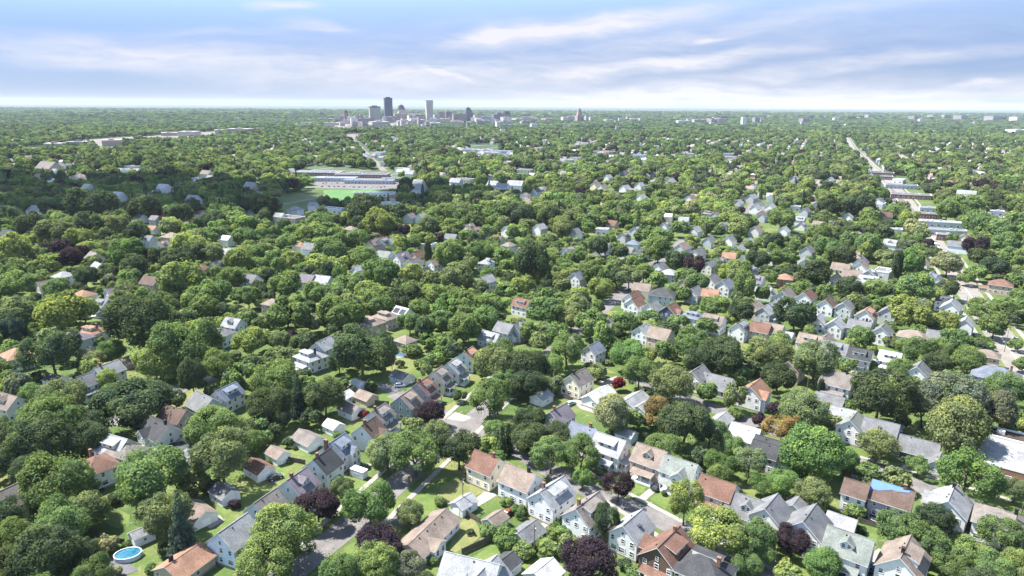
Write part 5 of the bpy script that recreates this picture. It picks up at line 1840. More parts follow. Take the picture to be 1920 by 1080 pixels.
wood_fence('Q2', [(1345, 545), (1480, 625), (1620, 700)], 1.7, 'dark weathered fence running from the ranch house roof down to the hedge')
wood_fence('Q2', [(1490, 925), (1730, 815)], 1.8, 'tall dark board fence along the top of the fenced bright lawn')
wood_fence('Q3', [(-20, 1020), (150, 940)], 1.8, 'dark board fence between the fenced lawn and the bright white shed')
wood_fence('Q2', [(85, 225), (230, 250), (355, 275)], 1.7, 'long dark fence behind the small pinkish-roofed garage')
wood_fence('Q4', [(340, 560), (500, 650)], 1.7, 'tan fence behind the white house with a steep grey roof')
wood_fence('Q4', [(640, 690), (810, 740)], 1.6, 'grey fence between the tarpaulin house yard and the narrow lawn')
wood_fence('Q6', [(690, 720), (850, 760), (960, 770)], 1.6, 'brown fence around the tan garage behind the grey-green house')
wood_fence('Q7', [(300, 700), (440, 740)], 1.5, 'low brown fence behind the cream house beside the trampoline')
wood_fence('Q1', [(670, 780), (790, 830), (900, 850)], 1.6, 'dark shaded fence behind the round pool yard')

def utility_pole(R, x, y, h, label, arm=True):
    u, v = rp(R, x, y)
    p = at(u, v, 0)
    root = empty('utility_pole', p, math.radians(60))
    mb = MB(); mb.cyl((0, 0, 0), (0, 0, h), .16, .10, 8); mb.build('pole', [M['pole']], root)
    if arm:
        mb = MB(); mb.box(-1.2, 1.2, -.06, .06, h - .9, h - .75)
        for k in (-1.05, -.4, .4, 1.05):
            mb.cyl((k, 0, h - .75), (k, 0, h - .55), .05, .04, 6)
        mb.build('crossarm', [M['pole']], root)
        mb = MB(); mb.cyl((.35, 0, h - 2.4), (.35, 0, h - 1.4), .22, .22, 8); mb.build('transformer', [M['paint']], root, (.35, .36, .37))
    tag(root, label, 'utility pole', 'utility poles')
utility_pole('Q2', 1497, 600, 10, 'wooden utility pole beside the white garage on the lawn')
utility_pole('Q6', 985, 535, 10, 'wooden utility pole standing near the turquoise pool yard')
utility_pole('Q7', 385, 525, 10, 'wooden utility pole behind the cream house among trees')
utility_pole('Q7', 298, 755, 10, 'wooden utility pole beside the trampoline and low fence')
utility_pole('Q8', 278, 690, 9, 'slim pole on the lawn left of the large white house by the cypress')
utility_pole('Q8', 1708, 385, 10, 'pole at the kerb of the avenue near the green hedges')
utility_pole('Q8', 1420, 110, 10, 'pole at the avenue corner beside the white front-gabled house')
utility_pole('Q3', 160, 930, 9, 'pole at the fence corner beside the two-tone grey garage')
utility_pole('Q4', 1830, 640, 9, 'pole at the edge behind the taupe hip roof with two parked cars')

def car_meshes():
    body = MB()
    L, W = 4.5, 1.78
    prof = [(-2.25, .35), (2.2, .35), (2.25, .62), (2.1, .86), (1.15, .98), (-1.9, 1.0), (-2.22, .9)]
    body.prism([(a, b) for a, b in prof], -W / 2, W / 2, 'y')
    roof = MB()
    def taper(m, zb, zt, x0b, x1b, x0t, x1t, wb, wt, mat):
        n = len(m.v)
        m.v += [(x0b, -wb, zb), (x1b, -wb, zb), (x1b, wb, zb), (x0b, wb, zb), (x0t, -wt, zt), (x1t, -wt, zt), (x1t, wt, zt), (x0t, wt, zt)]
        for q in ((0, 3, 2, 1), (4, 5, 6, 7), (0, 1, 5, 4), (1, 2, 6, 5), (2, 3, 7, 6), (3, 0, 4, 7)):
            m.f.append(tuple(n + i for i in q)); m.m.append(mat)
    glass = MB(); taper(glass, .985, 1.42, -1.95, 1.1, -1.55, .35, .82, .66, 0)
    taper(roof, 1.425, 1.5, -1.6, .4, -1.45, .25, .69, .6, 0)
    wheel = MB(); wheel.cyl((0, -.11, 0), (0, .11, 0), .33, .33, 12)
    rim = MB(); rim.cyl((0, -.115, 0), (0, .115, 0), .19, .19, 10)
    lamp = MB(); lamp.box(-.03, .03, -.2, .2, -.08, .08)
    return (body.mesh('body', [M['carpaint']]), glass.mesh('windows', [M['glass']]), roof.mesh('roof', [M['carpaint']]), wheel.mesh('tyre', [M['tyre']]), rim.mesh('rim', [M['trim']]), lamp.mesh('headlight', [M['trim']]))
CARM = car_meshes()
def car(R, x, y, ang, col, label, big=1.0, parts=True):
    u, v = rp(R, x, y)
    p = at(u, v, .7); p.z = .12
    root = empty('parked_car', p, math.radians(ang))
    root.scale = (big, big, big)
    link('body', CARM[0], root, col); link('windows', CARM[1], root); link('roof', CARM[2], root, col)
    if parts:
        for sx in (-1.35, 1.4):
            for sy in (-.80, .80):
                wl = link('wheel', CARM[3], root, None, (sx, sy, .33)); link('rim', CARM[4], wl)
        for sy in (-.62, .62):
            link('headlight', CARM[5], root, None, (2.24, sy, .72))
    tag(root, label, 'car', 'parked cars')
car('Q4', 745, 1015, 50, (.02, .07, .16), 'dark blue car in the driveway beside the triple-window pink roof house')
car('Q4', 1535, 635, 60, (.45, .52, .60), 'pale blue car parked beside the taupe hip-roofed house', 1.05)
car('Q4', 1500, 705, 60, (.62, .64, .66), 'white car parked just in front of the pale blue car')
car('Q3', 1050, 435, 50, (.02, .02, .025), 'black car in the driveway beside the tan dormered porch house')
car('Q2', 140, 365, 40, (.03, .03, .035), 'dark car in the yard between the dark fence and the row of white houses')
car('N', 955, 960, 50, (.14, .03, .02), 'dark red car with an open tailgate beside the small pink-roofed shed')
car('Q8', 640, 570, 60, (.70, .72, .74), 'white car beside the large white house with the taupe roof')
car('Q7', 425, 755, 45, (.30, .38, .46), 'pale blue car on the driveway behind the mauve-roofed house')
car('Q6', 1090, 605, 20, (.68, .70, .72), 'white car behind the dormered row beside the grey backyard garage')
car('Q6', 1040, 625, 10, (.60, .62, .65), 'silver car in the shaded yard behind the mauve-grey house')
car('Q4', 690, 310, -36, (.05, .055, .06), 'dark car on the street beyond the blue tarpaulin')
car('Q4', 650, 325, -36, (.12, .12, .13), 'grey car parked behind the dark car on the street beyond the tarpaulin')
car('Q8', 1790, 290, 66, (.5, .5, .52), 'grey car on the avenue beside the green hedges')
car('P8', 1260, 355, 0, (.70, .70, .70), 'white van on the small avenue lot below the orange shop', 1.2)
car('P8', 1430, 555, 66, (.10, .10, .12), 'dark car at the avenue car park entrance')
rr = np.random.default_rng(5)
CARCOL = [((.6, .6, .62), 'white'), ((.05, .05, .06), 'black'), ((.25, .26, .28), 'grey'), ((.25, .03, .03), 'red'), ((.04, .08, .2), 'blue')]
for k in range(26):
    u = 604 + k % 13 * 10 + rr.uniform(-3, 3); v = (343 if k < 13 else 350) + rr.uniform(-1, 1)
    p = at(u, v, .7); p.z = .12
    c, n_ = CARCOL[int(rr.integers(5))]
    root = empty('parked_car', p, math.radians(90 + rr.uniform(-6, 6)))
    link('body', CARM[0], root, c); link('windows', CARM[1], root); link('roof', CARM[2], root, c)
    tag(root, '%s car in the school car park' % n_, 'car', 'cars in the school car park', (u, v), auto=True)
for k in range(9):
    u = 1668 + k * 7 + rr.uniform(-2, 2); v = 372 + k * 5.2
    p = at(u, v, .7); p.z = .13
    c, n_ = CARCOL[int(rr.integers(5))]
    root = empty('parked_car', p, math.radians(66 + rr.uniform(-6, 6)))
    link('body', CARM[0], root, c); link('windows', CARM[1], root); link('roof', CARM[2], root, c)
    tag(root, '%s car in the avenue car park' % n_, 'car', 'cars in the avenue car park', (u, v), auto=True)

# moving container
p = at(*rp('Q2', 745, 335), 1.2); p.z = 0
root = empty('storage_container', p, math.radians(-30))
mb = MB(); mb.box(-2.5, 2.5, -1.2, 1.2, .15, 2.5)
for k in range(11):
    xx = -2.4 + k * .48
    for s in (-1, 1):
        y0, y1 = sorted((s * 1.2, s * 1.235)); mb.box(xx - .04, xx + .04, y0, y1, .2, 2.45)
mb.build('shell', [M['paint']], root, (.60, .60, .63))
mb = MB(); mb.box(-2.56, 2.56, -1.26, 1.26, 2.5, 2.62); mb.build('lid', [M['trim']], root)
mb = MB(); mb.box(-1.1, .9, -1.262, -1.237, 1.25, 1.75); mb.build('side_panel', [M['paint']], root, (.48, .48, .55))
mb = MB(); mb.box(2.5, 2.54, -1.1, -.02, .25, 2.4); mb.box(2.5, 2.54, .02, 1.1, .25, 2.4); mb.build('end_door', [M['trim']], root)
tag(root, 'white moving container on the front lawn beside the green-awning house', 'container')
LANDMARKS.append(('white moving container', *rp('Q2', 745, 335)))

# round garden pool
p = at(*rp('Q1', 925, 930), 0.6); p.z = 0
root = empty('garden_pool', p, math.radians(15))
def ring(n, a, b, z0, z1, t):
    mb = MB()
    for k in range(n):
        t0, t1 = 2 * math.pi * k / n, 2 * math.pi * (k + 1) / n
        o0, o1 = (a * math.cos(t0), b * math.sin(t0)), (a * math.cos(t1), b * math.sin(t1))
        i0, i1 = ((a - t) * math.cos(t0), (b - t) * math.sin(t0)), ((a - t) * math.cos(t1), (b - t) * math.sin(t1))
        mb.face([(*o0, z0), (*o1, z0), (*o1, z1), (*o0, z1)]); mb.face([(*i1, z0), (*i0, z0), (*i0, z1), (*i1, z1)])
        mb.face([(*o0, z1), (*o1, z1), (*i1, z1), (*i0, z1)])
    return mb
ring(32, 3.2, 2.5, 0, 1.25, .2).build('pool_wall', [M['paint']], root, (.45, .48, .50))
mb = MB(); mb.face([(3.02 * math.cos(2 * math.pi * k / 32), 2.32 * math.sin(2 * math.pi * k / 32), 1.05) for k in range(32)]); mb.build('pool_water', [M['water']], root)
mb = MB()
for s in (-.3, .3):
    mb.cyl((3.5, s, 0), (3.1, s, 1.9), .04, .04, 6)
for k in range(4):
    mb.box(3.17 + (3 - k) * .09, 3.31 + (3 - k) * .09, -.3, .3, .25 + k * .35, .3 + k * .35)
mb.build('ladder', [M['trim']], root)
tag(root, 'oval above-ground garden pool with bright blue water in the shaded corner yard', 'pool')
LANDMARKS.append(('oval blue pool', *rp('Q1', 925, 930)))
# pool set in the paving
p = at(*rp('Q6', 1030, 405)); p.z = .1
root = empty('swimming_pool', p, math.radians(-30))
mb = MB(); mb.box(-4.2, 4.2, -2.2, 2.2, 0, .12); mb.build('coping', [M['concrete']], root)
mb = MB(); mb.face([(-3.8, -1.8, .125), (3.8, -1.8, .125), (3.8, 1.8, .125), (-3.8, 1.8, .125)]); mb.build('pool_water', [M['water']], root)
tag(root, 'turquoise in-ground swimming pool in pale paving behind the great dark tree', 'pool')
LANDMARKS.append(('turquoise pool', *rp('Q6', 1030, 405)))

def trampoline(R, x, y, r, label):
    p = at(*rp(R, x, y), .8); p.z = 0
    root = empty('trampoline', p)
    mb = MB(); mb.cyl((0, 0, .84), (0, 0, .88), r * .86, r * .86, 20); mb.build('mat', [M['tyre']], root)
    m = ring(24, r, r, .83, .92, r * .12); m.build('padding', [M['paint']], root, (.18, .24, .32))
    for k in range(6):
        a = k * math.pi / 3
        mb = MB(); mb.cyl((r * math.cos(a), r * math.sin(a), 0), (r * math.cos(a), r * math.sin(a), .83), .04, .04, 6); mb.build('leg', [M['trim']], root)
    tag(root, label, 'trampoline', 'trampolines')
trampoline('Q7', 275, 650, 2.0, 'round dark trampoline beside the cream house behind the small white garage')
trampoline('Q4', 785, 660, 2.2, 'round grey-black trampoline in the yard below the tarpaulin house')

def bin_(R, x, y, label):
    p = at(*rp(R, x, y), .5); p.z = 0
    root = empty('wheelie_bin', p, math.radians(50))
    mb = MB(); mb.prism([(-.28, .08), (.28, .08), (.36, 1.05), (-.36, 1.05)], -.3, .3, 'x'); mb.build('body', [M['paint']], root, (.03, .20, .55))
    mb = MB(); mb.box(-.34, .34, -.4, .42, 1.055, 1.13); mb.build('lid', [M['paint']], root, (.05, .28, .65))
    for s in (-.25, .25):
        mb = MB(); mb.cyl((s - .03, .3, .1), (s + .03, .3, .1), .1, .1, 10); mb.build('wheel', [M['tyre']], root)
    tag(root, label, 'bin', 'blue bins')
bin_('Q3', 235, 665, 'blue bin at the foot of the white gabled house, nearer the patio')
bin_('Q3', 262, 680, 'blue bin at the foot of the white gabled house, nearer its corner')
bin_('Q3', 440, 785, 'blue bin behind the taupe-roofed white house beside the bushes')

# yellow roadside figure sign
p = at(771, 903, 0); p.z = .1
root = empty('warning_sign', p, math.radians(-30))
mb = MB(); mb.cyl((0, 0, 0), (0, 0, 1.1), .04, .04, 8); mb.build('post', [M['pole']], root)
mb = MB(); mb.prism([(-.45, .5), (-.15, .45), (-.3, 0), (-.05, 0), (.02, .4), (.2, .0), (.42, .05), (.25, .55), (.5, .9), (.35, 1.05), (.2, .95), (.22, 1.2), (.1, 1.4), (-.12, 1.4), (-.22, 1.2), (-.2, .95), (-.5, .75)], -.08, -.05, 'y')
mb.build('figure_board', [M['paint']], root, (.75, .55, .02))
tag(root, 'bright yellow figure-shaped warning sign at the shady kerb of the street', 'sign')

# hedges
for R, pts, hh, lb in (('Q8', [(1480, 330), (1560, 335), (1640, 365)], 1.5, 'clipped bright green hedge along the avenue pavement'),
                   ('Q8', [(1500, 290), (1570, 300), (1625, 325)], 1.8, 'darker clipped hedge just behind the bright avenue hedge'),
                   ('Q3', [(20, 780), (120, 850), (230, 930)], 2.2, 'long green hedge between the two-tone grey garage and the fenced lawn'),
                   ('Q3', [(240, 800), (340, 730), (420, 690)], 2.2, 'bushy hedge from the grey garage to the taupe-roofed white house')):
    P = [at(*rp(R, *q)) for q in pts]
    V, T = [], []
    rg = np.random.default_rng(9)
    for a, b in zip(P[:-1], P[1:]):
        L = (b - a).length; n = int(L * 90)
        t = rg.uniform(0, 1, n)[:, None]
        d = (b - a).normalized(); s = Vector((-d.y, d.x, 0))
        off_ = rg.uniform(-1, 1, n); z = rg.uniform(.1, 1, n) * hh
        edge = rg.random(n) < .5
        z = np.where(edge, hh * (1 - .08 * rg.random(n)), z); off_ = np.where(edge, off_, np.sign(off_))
        pos = (np.array(a) - np.array(P[0])) * (1 - t) + (np.array(b) - np.array(P[0])) * t + np.array(s)[None, :] * (off_ * .75)[:, None]
        pos[:, 2] = z
        nn = norm(np.where(edge[:, None], np.array([0, 0, 1.]), np.sign(off_)[:, None] * np.array(s)[None, :]) + rg.normal(size=(n, 3)) * .5)
        V.append(cards(pos, nn, .28 * rg.uniform(.6, 1.2, n), rg)); T.append(rg.uniform(.2, .8, n))
    root = empty('hedge', P[0])
    link('foliage', quads_mesh('foliage', np.concatenate(V), np.concatenate(T), [M['leaf']]), root, (.075, .125, .03))
    tag(root, lb, 'hedge', 'clipped hedges')

# ---------------------------------------------------------------- the city centre on the horizon
def tower_mat():
    m, nt, nodes, links = newmat('tower_facade')
    oi = N(nt, 'ShaderNodeObjectInfo'); tc = N(nt, 'ShaderNodeTexCoord')
    sp = N(nt, 'ShaderNodeSeparateXYZ'); links.new(tc.outputs['Object'], sp.inputs[0])
    def bands(sock, period, duty):
        a = N(nt, 'ShaderNodeMath', operation='DIVIDE'); links.new(sock, a.inputs[0]); a.inputs[1].default_value = period
        b = N(nt, 'ShaderNodeMath', operation='FRACT'); links.new(a.outputs[0], b.inputs[0])
        c = N(nt, 'ShaderNodeMath', operation='GREATER_THAN'); links.new(b.outputs[0], c.inputs[0]); c.inputs[1].default_value = duty
        return c.outputs[0]
    f = N(nt, 'ShaderNodeMath', operation='MULTIPLY')
    links.new(bands(sp.outputs[2], 4.0, .5), f.inputs[0])
    s = N(nt, 'ShaderNodeMath', operation='ADD'); links.new(sp.outputs[0], s.inputs[0]); links.new(sp.outputs[1], s.inputs[1])
    links.new(bands(s.outputs[0], 3.6, .4), f.inputs[1])
    k = N(nt, 'ShaderNodeMath', operation='MULTIPLY'); links.new(f.outputs[0], k.inputs[0]); k.inputs[1].default_value = .5
    c = mix(nt, 'MIX', k.outputs[0], oi.outputs['Color'], (.03, .036, .045))
    finish(nt, c, .6, .3)
    return m
M['tower'] = tower_mat()
def zat(u, v, dist):
    d = ray(u, v); t = dist / d.y
    return CAMH + t * d.z, d.x * t
def tower(u0, u1, vtop, dist, col, label, style='', ratio=.8, name='office_tower', cat='tower', yaw=20, ref=None, vref=None):
    z, x = zat((u0 + u1) / 2, vtop, dist)
    col = tuple(q * .95 for q in col)
    w = (u1 - u0) / FPX * dist / (abs(math.cos(math.radians(yaw))) + ratio * abs(math.sin(math.radians(yaw))))
    d = w * ratio
    root = empty(name, (x, dist, 0), math.radians(yaw))
    a, b = w / 2, d / 2
    cap = tuple(q * .35 for q in col)
    def bx(nm, x0, x1, y0, y1, z0, z1, c, mt='tower', par=root):
        mb = MB(); mb.box(x0, x1, y0, y1, z0, z1); return mb.build(nm, [M[mt]], par, c)
    if style == 'cap':
        bx('shaft', -a, a, -b, b, 0, z - 9, col); bx('crown_band', -a - .5, a + .5, -b - .5, b + .5, z - 9, z - 1.5, cap); bx('penthouse', -a * .5, a * .5, -b * .5, b * .5, z - 1.5, z + 4, cap)
    elif style == 'flare':
        mb = MB(); n = 0
        k = .86
        mb.v += [(-a * k, -b * k, 0), (a * k, -b * k, 0), (a * k, b * k, 0), (-a * k, b * k, 0), (-a, -b, z), (a, -b, z), (a, b, z), (-a, b, z)]
        for q in ((0, 3, 2, 1), (4, 5, 6, 7), (0, 1, 5, 4), (1, 2, 6, 5), (2, 3, 7, 6), (3, 0, 4, 7)):
            mb.f.append(q); mb.m.append(0)
        mb.build('shaft', [M['tower']], root, col)
        bx('crown_band', -a - .4, a + .4, -b - .4, b + .4, z + .02, z + 3, cap)
        for k_ in range(6):
            xx = -a + (k_ + .5) * w / 6
            bx('fin', xx - .8, xx + .8, -b - .9, -b - .05, 20, z - .5, tuple(min(.8, q * 1.3) for q in col), 'paint')
    elif style == 'wings':
        bx('shaft', -a * .7, a * .7, -b * .7, b * .7, 0, z * .78, (.42, .36, .31)); bx('setback', -a * .85, a * .85, -b * .85, b * .85, 0, z * .55, (.44, .37, .32))
        for s in (-1, 1):
            for q in range(3):
                bx('wing_fin', s * a * (.25 + .25 * q) - a * .13, s * a * (.25 + .25 * q) + a * .13, -b * .8, b * .8, z * (.70), z * (1.0 - .055 * q * q), col, 'paint')
        bx('wing_fin', -a * .11, a * .11, -b * .6, b * .6, z * .7, z * 1.03, col, 'paint')
        mb = MB(); mb.cyl((0, 0, z * 1.03), (0, 0, z * 1.12), .8, .4, 6); mb.build('mast', [M['tyre']], root)
    elif style == 'step':
        for k_, (f, h_) in enumerate(((1, .62), (.78, .8), (.5, .93), (.22, 1.0))):
            bx('shaft' if k_ == 0 else 'setback', -a * f, a * f, -b * f, b * f, 0 if k_ == 0 else z * .6, z * h_, col if k_ < 2 else cap)
    elif style == 'spire':
        bx('shaft', -a * .62, a * .62, -b * .62, b * .62, 0, z * .72, col); bx('wing', -a, -a * .62, -b, b, 0, z * .45, col); bx('wing', a * .62, a, -b, b, 0, z * .36, (.10, .10, .13))
        bx('setback', -a * .42, a * .42, -b * .42, b * .42, z * .72, z * .84, tuple(q * .7 for q in col))
        mb = MB(); mb.cyl((0, 0, z * .84), (0, 0, z * .95), a * .5, a * .12, 4); mb.cyl((0, 0, z * .95), (0, 0, z * 1.03), 1.2, .3, 6); mb.build('spire', [M['paint']], root, (.10, .16, .15))
    elif style == 'twin':
        bx('shaft', -a, a, -b, b, 0, z * .66, col); bx('setback', -a * .55, -a * .12, -b * .7, b * .7, z * .66, z * .86, col); bx('setback', a * .35, a * .9, -b * .7, b * .7, z * .66, z, cap)
        bx('setback', -a * .05, a * .3, -b * .6, b * .6, z * .66, z * .76, col)
    else:
        bx('wall', -a, a, -b, b, 0, z - 1.2, col); bx('roof', -a - .3, a + .3, -b - .3, b + .3, z - 1.2, z, tuple(min(.5, q * .75 + .02) for q in col), 'paint')
        bx('rooftop_unit', -a * .35, a * .2, -b * .3, b * .4, z, z + 2.8, cap, 'paint')
    if label:
        tag(root, label, cat, 'city centre buildings')
    if ref:
        LANDMARKS.append((ref, (u0 + u1) / 2, vref or vtop + 15))
    return root
CD = 4700
tower(719, 735.5, 183, CD, (.050, .062, .095), 'tallest dark blue-black slab tower in the city centre', 'cap', .7, ref='dark slab tower')
tower(691, 713, 199, CD - 250, (.34, .30, .27), 'broad beige tower with a dark roof band beside the dark slab tower', 'cap', .6, ref='broad beige tower')
tower(796.5, 812, 189, CD + 50, (.42, .37, .33), 'cream tower that widens towards its top, with pale vertical fins', 'flare', .8, ref='cream finned tower')
tower(743, 761, 197, CD + 200, (.055, .065, .08), 'tan tower topped by dark wing-shaped fins and a thin mast', 'wings', .9)
tower(869, 887, 201, CD + 100, (.085, .09, .11), 'dark stepped pyramid-topped tower standing alone among brick blocks', 'step', .9, ref='dark stepped tower')
tower(922, 957, 208.5, CD + 300, (.12, .12, .14), 'dark long building with two unequal peaks at the edge of the city centre', 'twin', .4, ref='twin-peaked dark building')
tower(1079, 1094, 201, CD - 200, (.34, .24, .22), 'pinkish brick tower with green pyramid spire standing apart from the city centre', 'spire', .9, ref='brick spire tower')
tower(644, 653, 208, CD - 400, (.30, .17, .14), 'slim red brick block with a pale cap west of the broad beige tower', 'cap', .9)
tower(1390, 1400, 220, CD - 800, (.62, .64, .66), 'small bright white tower on the plain east of the brick spire tower', '', .6, ref='small white tower')
LOW = [(737, 763, 213, 150, (.40, .31, .26)), (765, 795, 214, 100, (.33, .25, .22)), (725, 741, 222, -300, (.45, .38, .33)), (690, 732, 228, -1300, (.36, .34, .33)), (722, 739, 235, -1400, (.13, .13, .15)),
       (780, 789, 216, -100, (.10, .10, .11)), (812, 823, 214.5, -100, (.60, .57, .55)), (823, 834, 210, 100, (.25, .20, .21)), (834, 847, 209, 0, (.21, .15, .16)), (848, 856, 214, 50, (.40, .34, .28)),
       (856, 875, 213, 60, (.28, .21, .20)), (887, 901, 216, 50, (.44, .38, .36)), (901, 922, 218, 200, (.34, .34, .36)), (663, 686, 232, -1100, (.55, .50, .42)), (647, 664, 236.5, -1300, (.62, .58, .46)),
       (600, 612, 221, -200, (.36, .33, .33)), (615, 640, 222, -200, (.42, .36, .32)), (560, 600, 224, -300, (.50, .46, .42)), (480, 500, 240, -1700, (.33, .29, .30)), (500, 516, 238, -1700, (.22, .19, .20)), (545, 575, 239, -1600, (.16, .15, .16)),
       (576, 600, 233, -1200, (.52, .47, .40)), (610, 640, 230, -1000, (.42, .35, .30)), (640, 662, 227, -700, (.28, .24, .24)), (672, 690, 222, -500, (.22, .20, .21)), (745, 770, 226, -900, (.46, .42, .38)), (770, 800, 224, -700, (.38, .31, .28)),
       (805, 825, 224, -500, (.34, .28, .27)), (1052, 1064, 219, 0, (.55, .48, .46)), (1064, 1078, 218, 0, (.48, .40, .38)), (1096, 1104, 217, 0, (.40, .38, .39)), (1104, 1112, 219, 50, (.46, .44, .45)), (1132, 1150, 224, -100, (.58, .60, .58)), (1160, 1172, 222, 0, (.42, .40, .42)),
       (1182, 1200, 222, 300, (.52, .50, .50)), (1300, 1322, 224, -300, (.36, .28, .28)), (1326, 1345, 223, -300, (.33, .27, .28)), (1345, 1362, 222.5, -200, (.36, .29, .29)), (1412, 1424, 220, -300, (.55, .56, .58)), (1500, 1516, 222, -300, (.56, .56, .56)), (1270, 1292, 226, -500, (.50, .47, .47)),
       (1740, 1756, 213.5, 1500, (.62, .63, .64)), (1768, 1780, 213.5, 1500, (.58, .58, .58)), (1790, 1812, 214.5, 1200, (.60, .60, .60)), (1850, 1875, 216, 900, (.64, .64, .63)), (1895, 1915, 217.5, 700, (.52, .48, .48)), (1705, 1722, 215.5, 1200, (.55, .55, .55)), (1625, 1640, 213.8, 1500, (.6, .6, .6)),
       (1895, 1925, 243, -1900, (.60, .56, .52)), (960, 985, 222, 0, (.40, .36, .36)), (990, 1010, 221, 100, (.5, .5, .5)), (1015, 1040, 222, 0, (.42, .33, .30)), (515, 535, 222, 300, (.45, .43, .42)), (330, 350, 222, 500, (.5, .48, .47)), (380, 392, 226, -400, (.28, .26, .3)), (250, 268, 232, -900, (.5, .5, .5)),
       (20, 45, 262, -2900, (.6, .58, .55)), (130, 165, 265, -3000, (.22, .2, .2)), (300, 335, 248, -2300, (.42, .36, .32)), (340, 370, 246, -2300, (.52, .47, .42)), (400, 425, 243, -2100, (.45, .42, .4)), (430, 470, 241, -2000, (.32, .28, .28)), (85, 120, 268, -3100, (.45, .4, .38)), (190, 230, 262, -2900, (.40, .33, .29))]
rb = np.random.default_rng(77)
for k_ in range(105):      # the low blocks around the centre
    u = rb.normal(770, 130); dd_ = rb.uniform(-1500, 500)
    if not 470 < u < 1010:
        continue
    gb = px(Vector((0, CD + dd_, 0)))[1]
    wpx_ = rb.uniform(6, 19)
    LOW.append((u, u + wpx_, gb - rb.uniform(7, 14), dd_, [(.50, .43, .37), (.36, .29, .27), (.44, .41, .40), (.30, .24, .24), (.62, .58, .54), (.22, .21, .23)][int(rb.integers(6))]))
for k_ in range(75):      # pale sheds and blocks across the far plain
    u = rb.uniform(0, 1920); dd_ = rb.uniform(-2200, 3200)
    if CD + dd_ < 2600:
        continue
    gb = px(Vector((0, CD + dd_, 0)))[1] + (u - 960) * .0058
    LOW.append((u, u + rb.uniform(3, 12), gb - rb.uniform(2.5, 5.5) - 18 * 1280 / (CD + dd_) * .5, dd_, [(.55, .53, .50), (.42, .40, .40), (.60, .60, .60), (.40, .33, .30)][int(rb.integers(4))]))
for (u0, u1, vt, dd, c) in LOW:
    bright = min(c) > .54
    vt += 1.6 if (u0 > 1600 and dd >= 500) else 0
    tone = 'white' if bright else ('dark' if max(c) < .24 else ('brick' if c[0] > c[2] * 1.25 else 'grey'))
    c = tuple(q * ((.38 if u0 > 1380 else .62) if bright else .9) for q in c)
    o = tower(u0, u1, vt, CD + dd, c, None, '', .9, 'city_block' if abs(u0 - 780) < 330 else 'far_building', 'building', random.choice([0, 15, 25]))
    tag(o, '%s %s' % (tone, 'city block' if abs(u0 - 780) < 330 else 'low building on the plain'), 'building', 'city blocks', ((u0 + u1) / 2, vt + 6), auto=True)

# ---------------------------------------------------------------- the fair-weather cloud whose shade lies on the middle left
def cloud(name, cx, cy_, cz, blobs, seed):
    rg = np.random.default_rng(seed)
    me = bpy.data.meshes.new(name)
    bm = bmesh.new()
    for (dx, dy, r, h) in blobs:
        b2 = bmesh.new()
        bmesh.ops.create_icosphere(b2, subdivisions=3, radius=1)
        ph = rg.uniform(0, 6, 6)
        for vtx in b2.verts:
            c = vtx.co
            k = 1 + .10 * math.sin(5 * c.x + ph[0]) * math.sin(4 * c.y + ph[1]) + .07 * math.sin(9 * c.y + ph[2]) * math.sin(8 * c.z + ph[3])
            vtx.co = Vector((dx + c.x * r * k, dy + c.y * r * k, (c.z if c.z > 0 else c.z * .25) * h * k))
        tmp = bpy.data.meshes.new('tmp'); b2.to_mesh(tmp); b2.free()
        bm.from_mesh(tmp); bpy.data.meshes.remove(tmp)
    for f in bm.faces:
        f.smooth = True
    bm.to_mesh(me); bm.free()
    m = bpy.data.materials.get('cloud_white')
    if m is None:
        m, nt, nodes, links = newmat('cloud_white'); finish(nt, (.85, .86, .88), .95, .05)
    me.materials.append(m)
    o = link(name, me, None, None, (cx, cy_, cz))
    o['kind'] = 'structure'
    return o
CLZ = 1300.0
def shade_at(blobs_px):
    out = []
    for (u, v, r, h) in blobs_px:
        g_ = at(u, v)
        out.append((g_.x, g_.y, r, h))
    return out
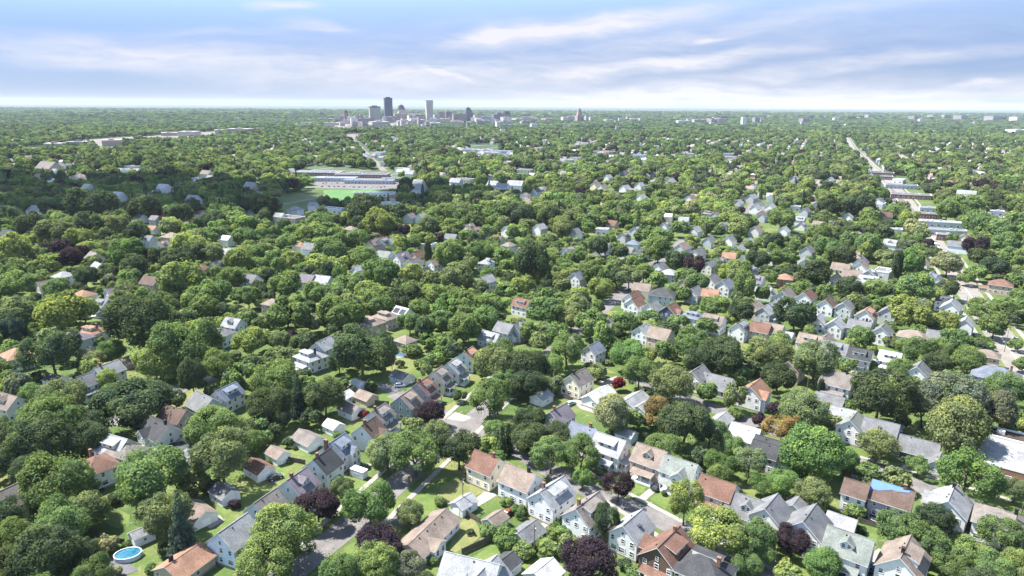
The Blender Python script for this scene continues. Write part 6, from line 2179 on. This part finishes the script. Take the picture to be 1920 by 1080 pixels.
SH = shade_at([(60, 400, 85, 40), (160, 392, 85, 40), (270, 395, 80, 40), (380, 392, 80, 40), (490, 396, 70, 40), (60, 362, 100, 50), (200, 362, 95, 50), (340, 364, 90, 50), (460, 368, 80, 50), (545, 378, 50, 40), (650, 392, 55, 60), (730, 395, 60, 60), (800, 375, 65, 70), (850, 366, 60, 70), (770, 360, 45, 60), (930, 366, 50, 60), (40, 346, 70, 40), (300, 350, 60, 40)])
tt = CLZ / math.tan(SUN_EL)
cx0, cy0 = SUN_H.x * tt, SUN_H.y * tt
cloud('cloud', cx0, cy0, CLZ, SH, 4)

# ---------------------------------------------------------------- labels that single each thing out
ORD = ['leftmost', 'second from left', 'third from left', 'fourth from left', 'fifth from left', 'sixth from left', 'seventh from left', 'eighth from left', 'ninth from left']
def relation(u, v, used=0):
    best = sorted(LANDMARKS, key=lambda l: math.hypot(l[1] - u, (l[2] - v) * 1.5))
    best = [b for b in best if math.hypot(b[1] - u, b[2] - v) > 3]
    l = best[used]
    du, dv = u - l[1], (v - l[2]) * 1.5
    far = math.hypot(du, dv)
    if abs(dv) > abs(du):
        rel = 'behind' if dv < 0 else 'in front of'
    else:
        rel = 'left of' if du < 0 else 'right of'
    return ('%s the %s' if far < 130 else 'well %s the %s') % (rel, l[0])
from collections import defaultdict
def words_ok(s):
    return len(s.split()) <= 16
lab = {}
for o, ph, uv in THINGS:
    lab[o.name] = '%s %s' % (ph, relation(*uv))
groups = defaultdict(list)
for o, ph, uv in THINGS:
    groups[lab[o.name]].append((o, ph, uv))
second = defaultdict(list)
for k, lst in groups.items():
    if len(lst) == 1:
        second[k].append(lst[0])
        continue
    lst.sort(key=lambda t: t[2][0])
    for i, (o, ph, uv) in enumerate(lst):
        if len(lst) == 2:
            q = ('left' if i == 0 else 'right') + ' of two: '
        else:
            q = (ORD[i] if i < len(ORD) else 'number %d from left' % (i + 1)) + ' of %d: ' % len(lst)
        second[q + k].append((o, ph, uv))
for k, lst in second.items():
    for o, ph, uv in lst:
        s = k
        wds = s.split()
        if len(wds) > 16:
            wds = [w_ for w_ in wds if w_ not in ('well', 'two-storey', 'storey-and-a-half', 'round-crowned')]
            s = ' '.join(wds[:16])
        o['label'] = s
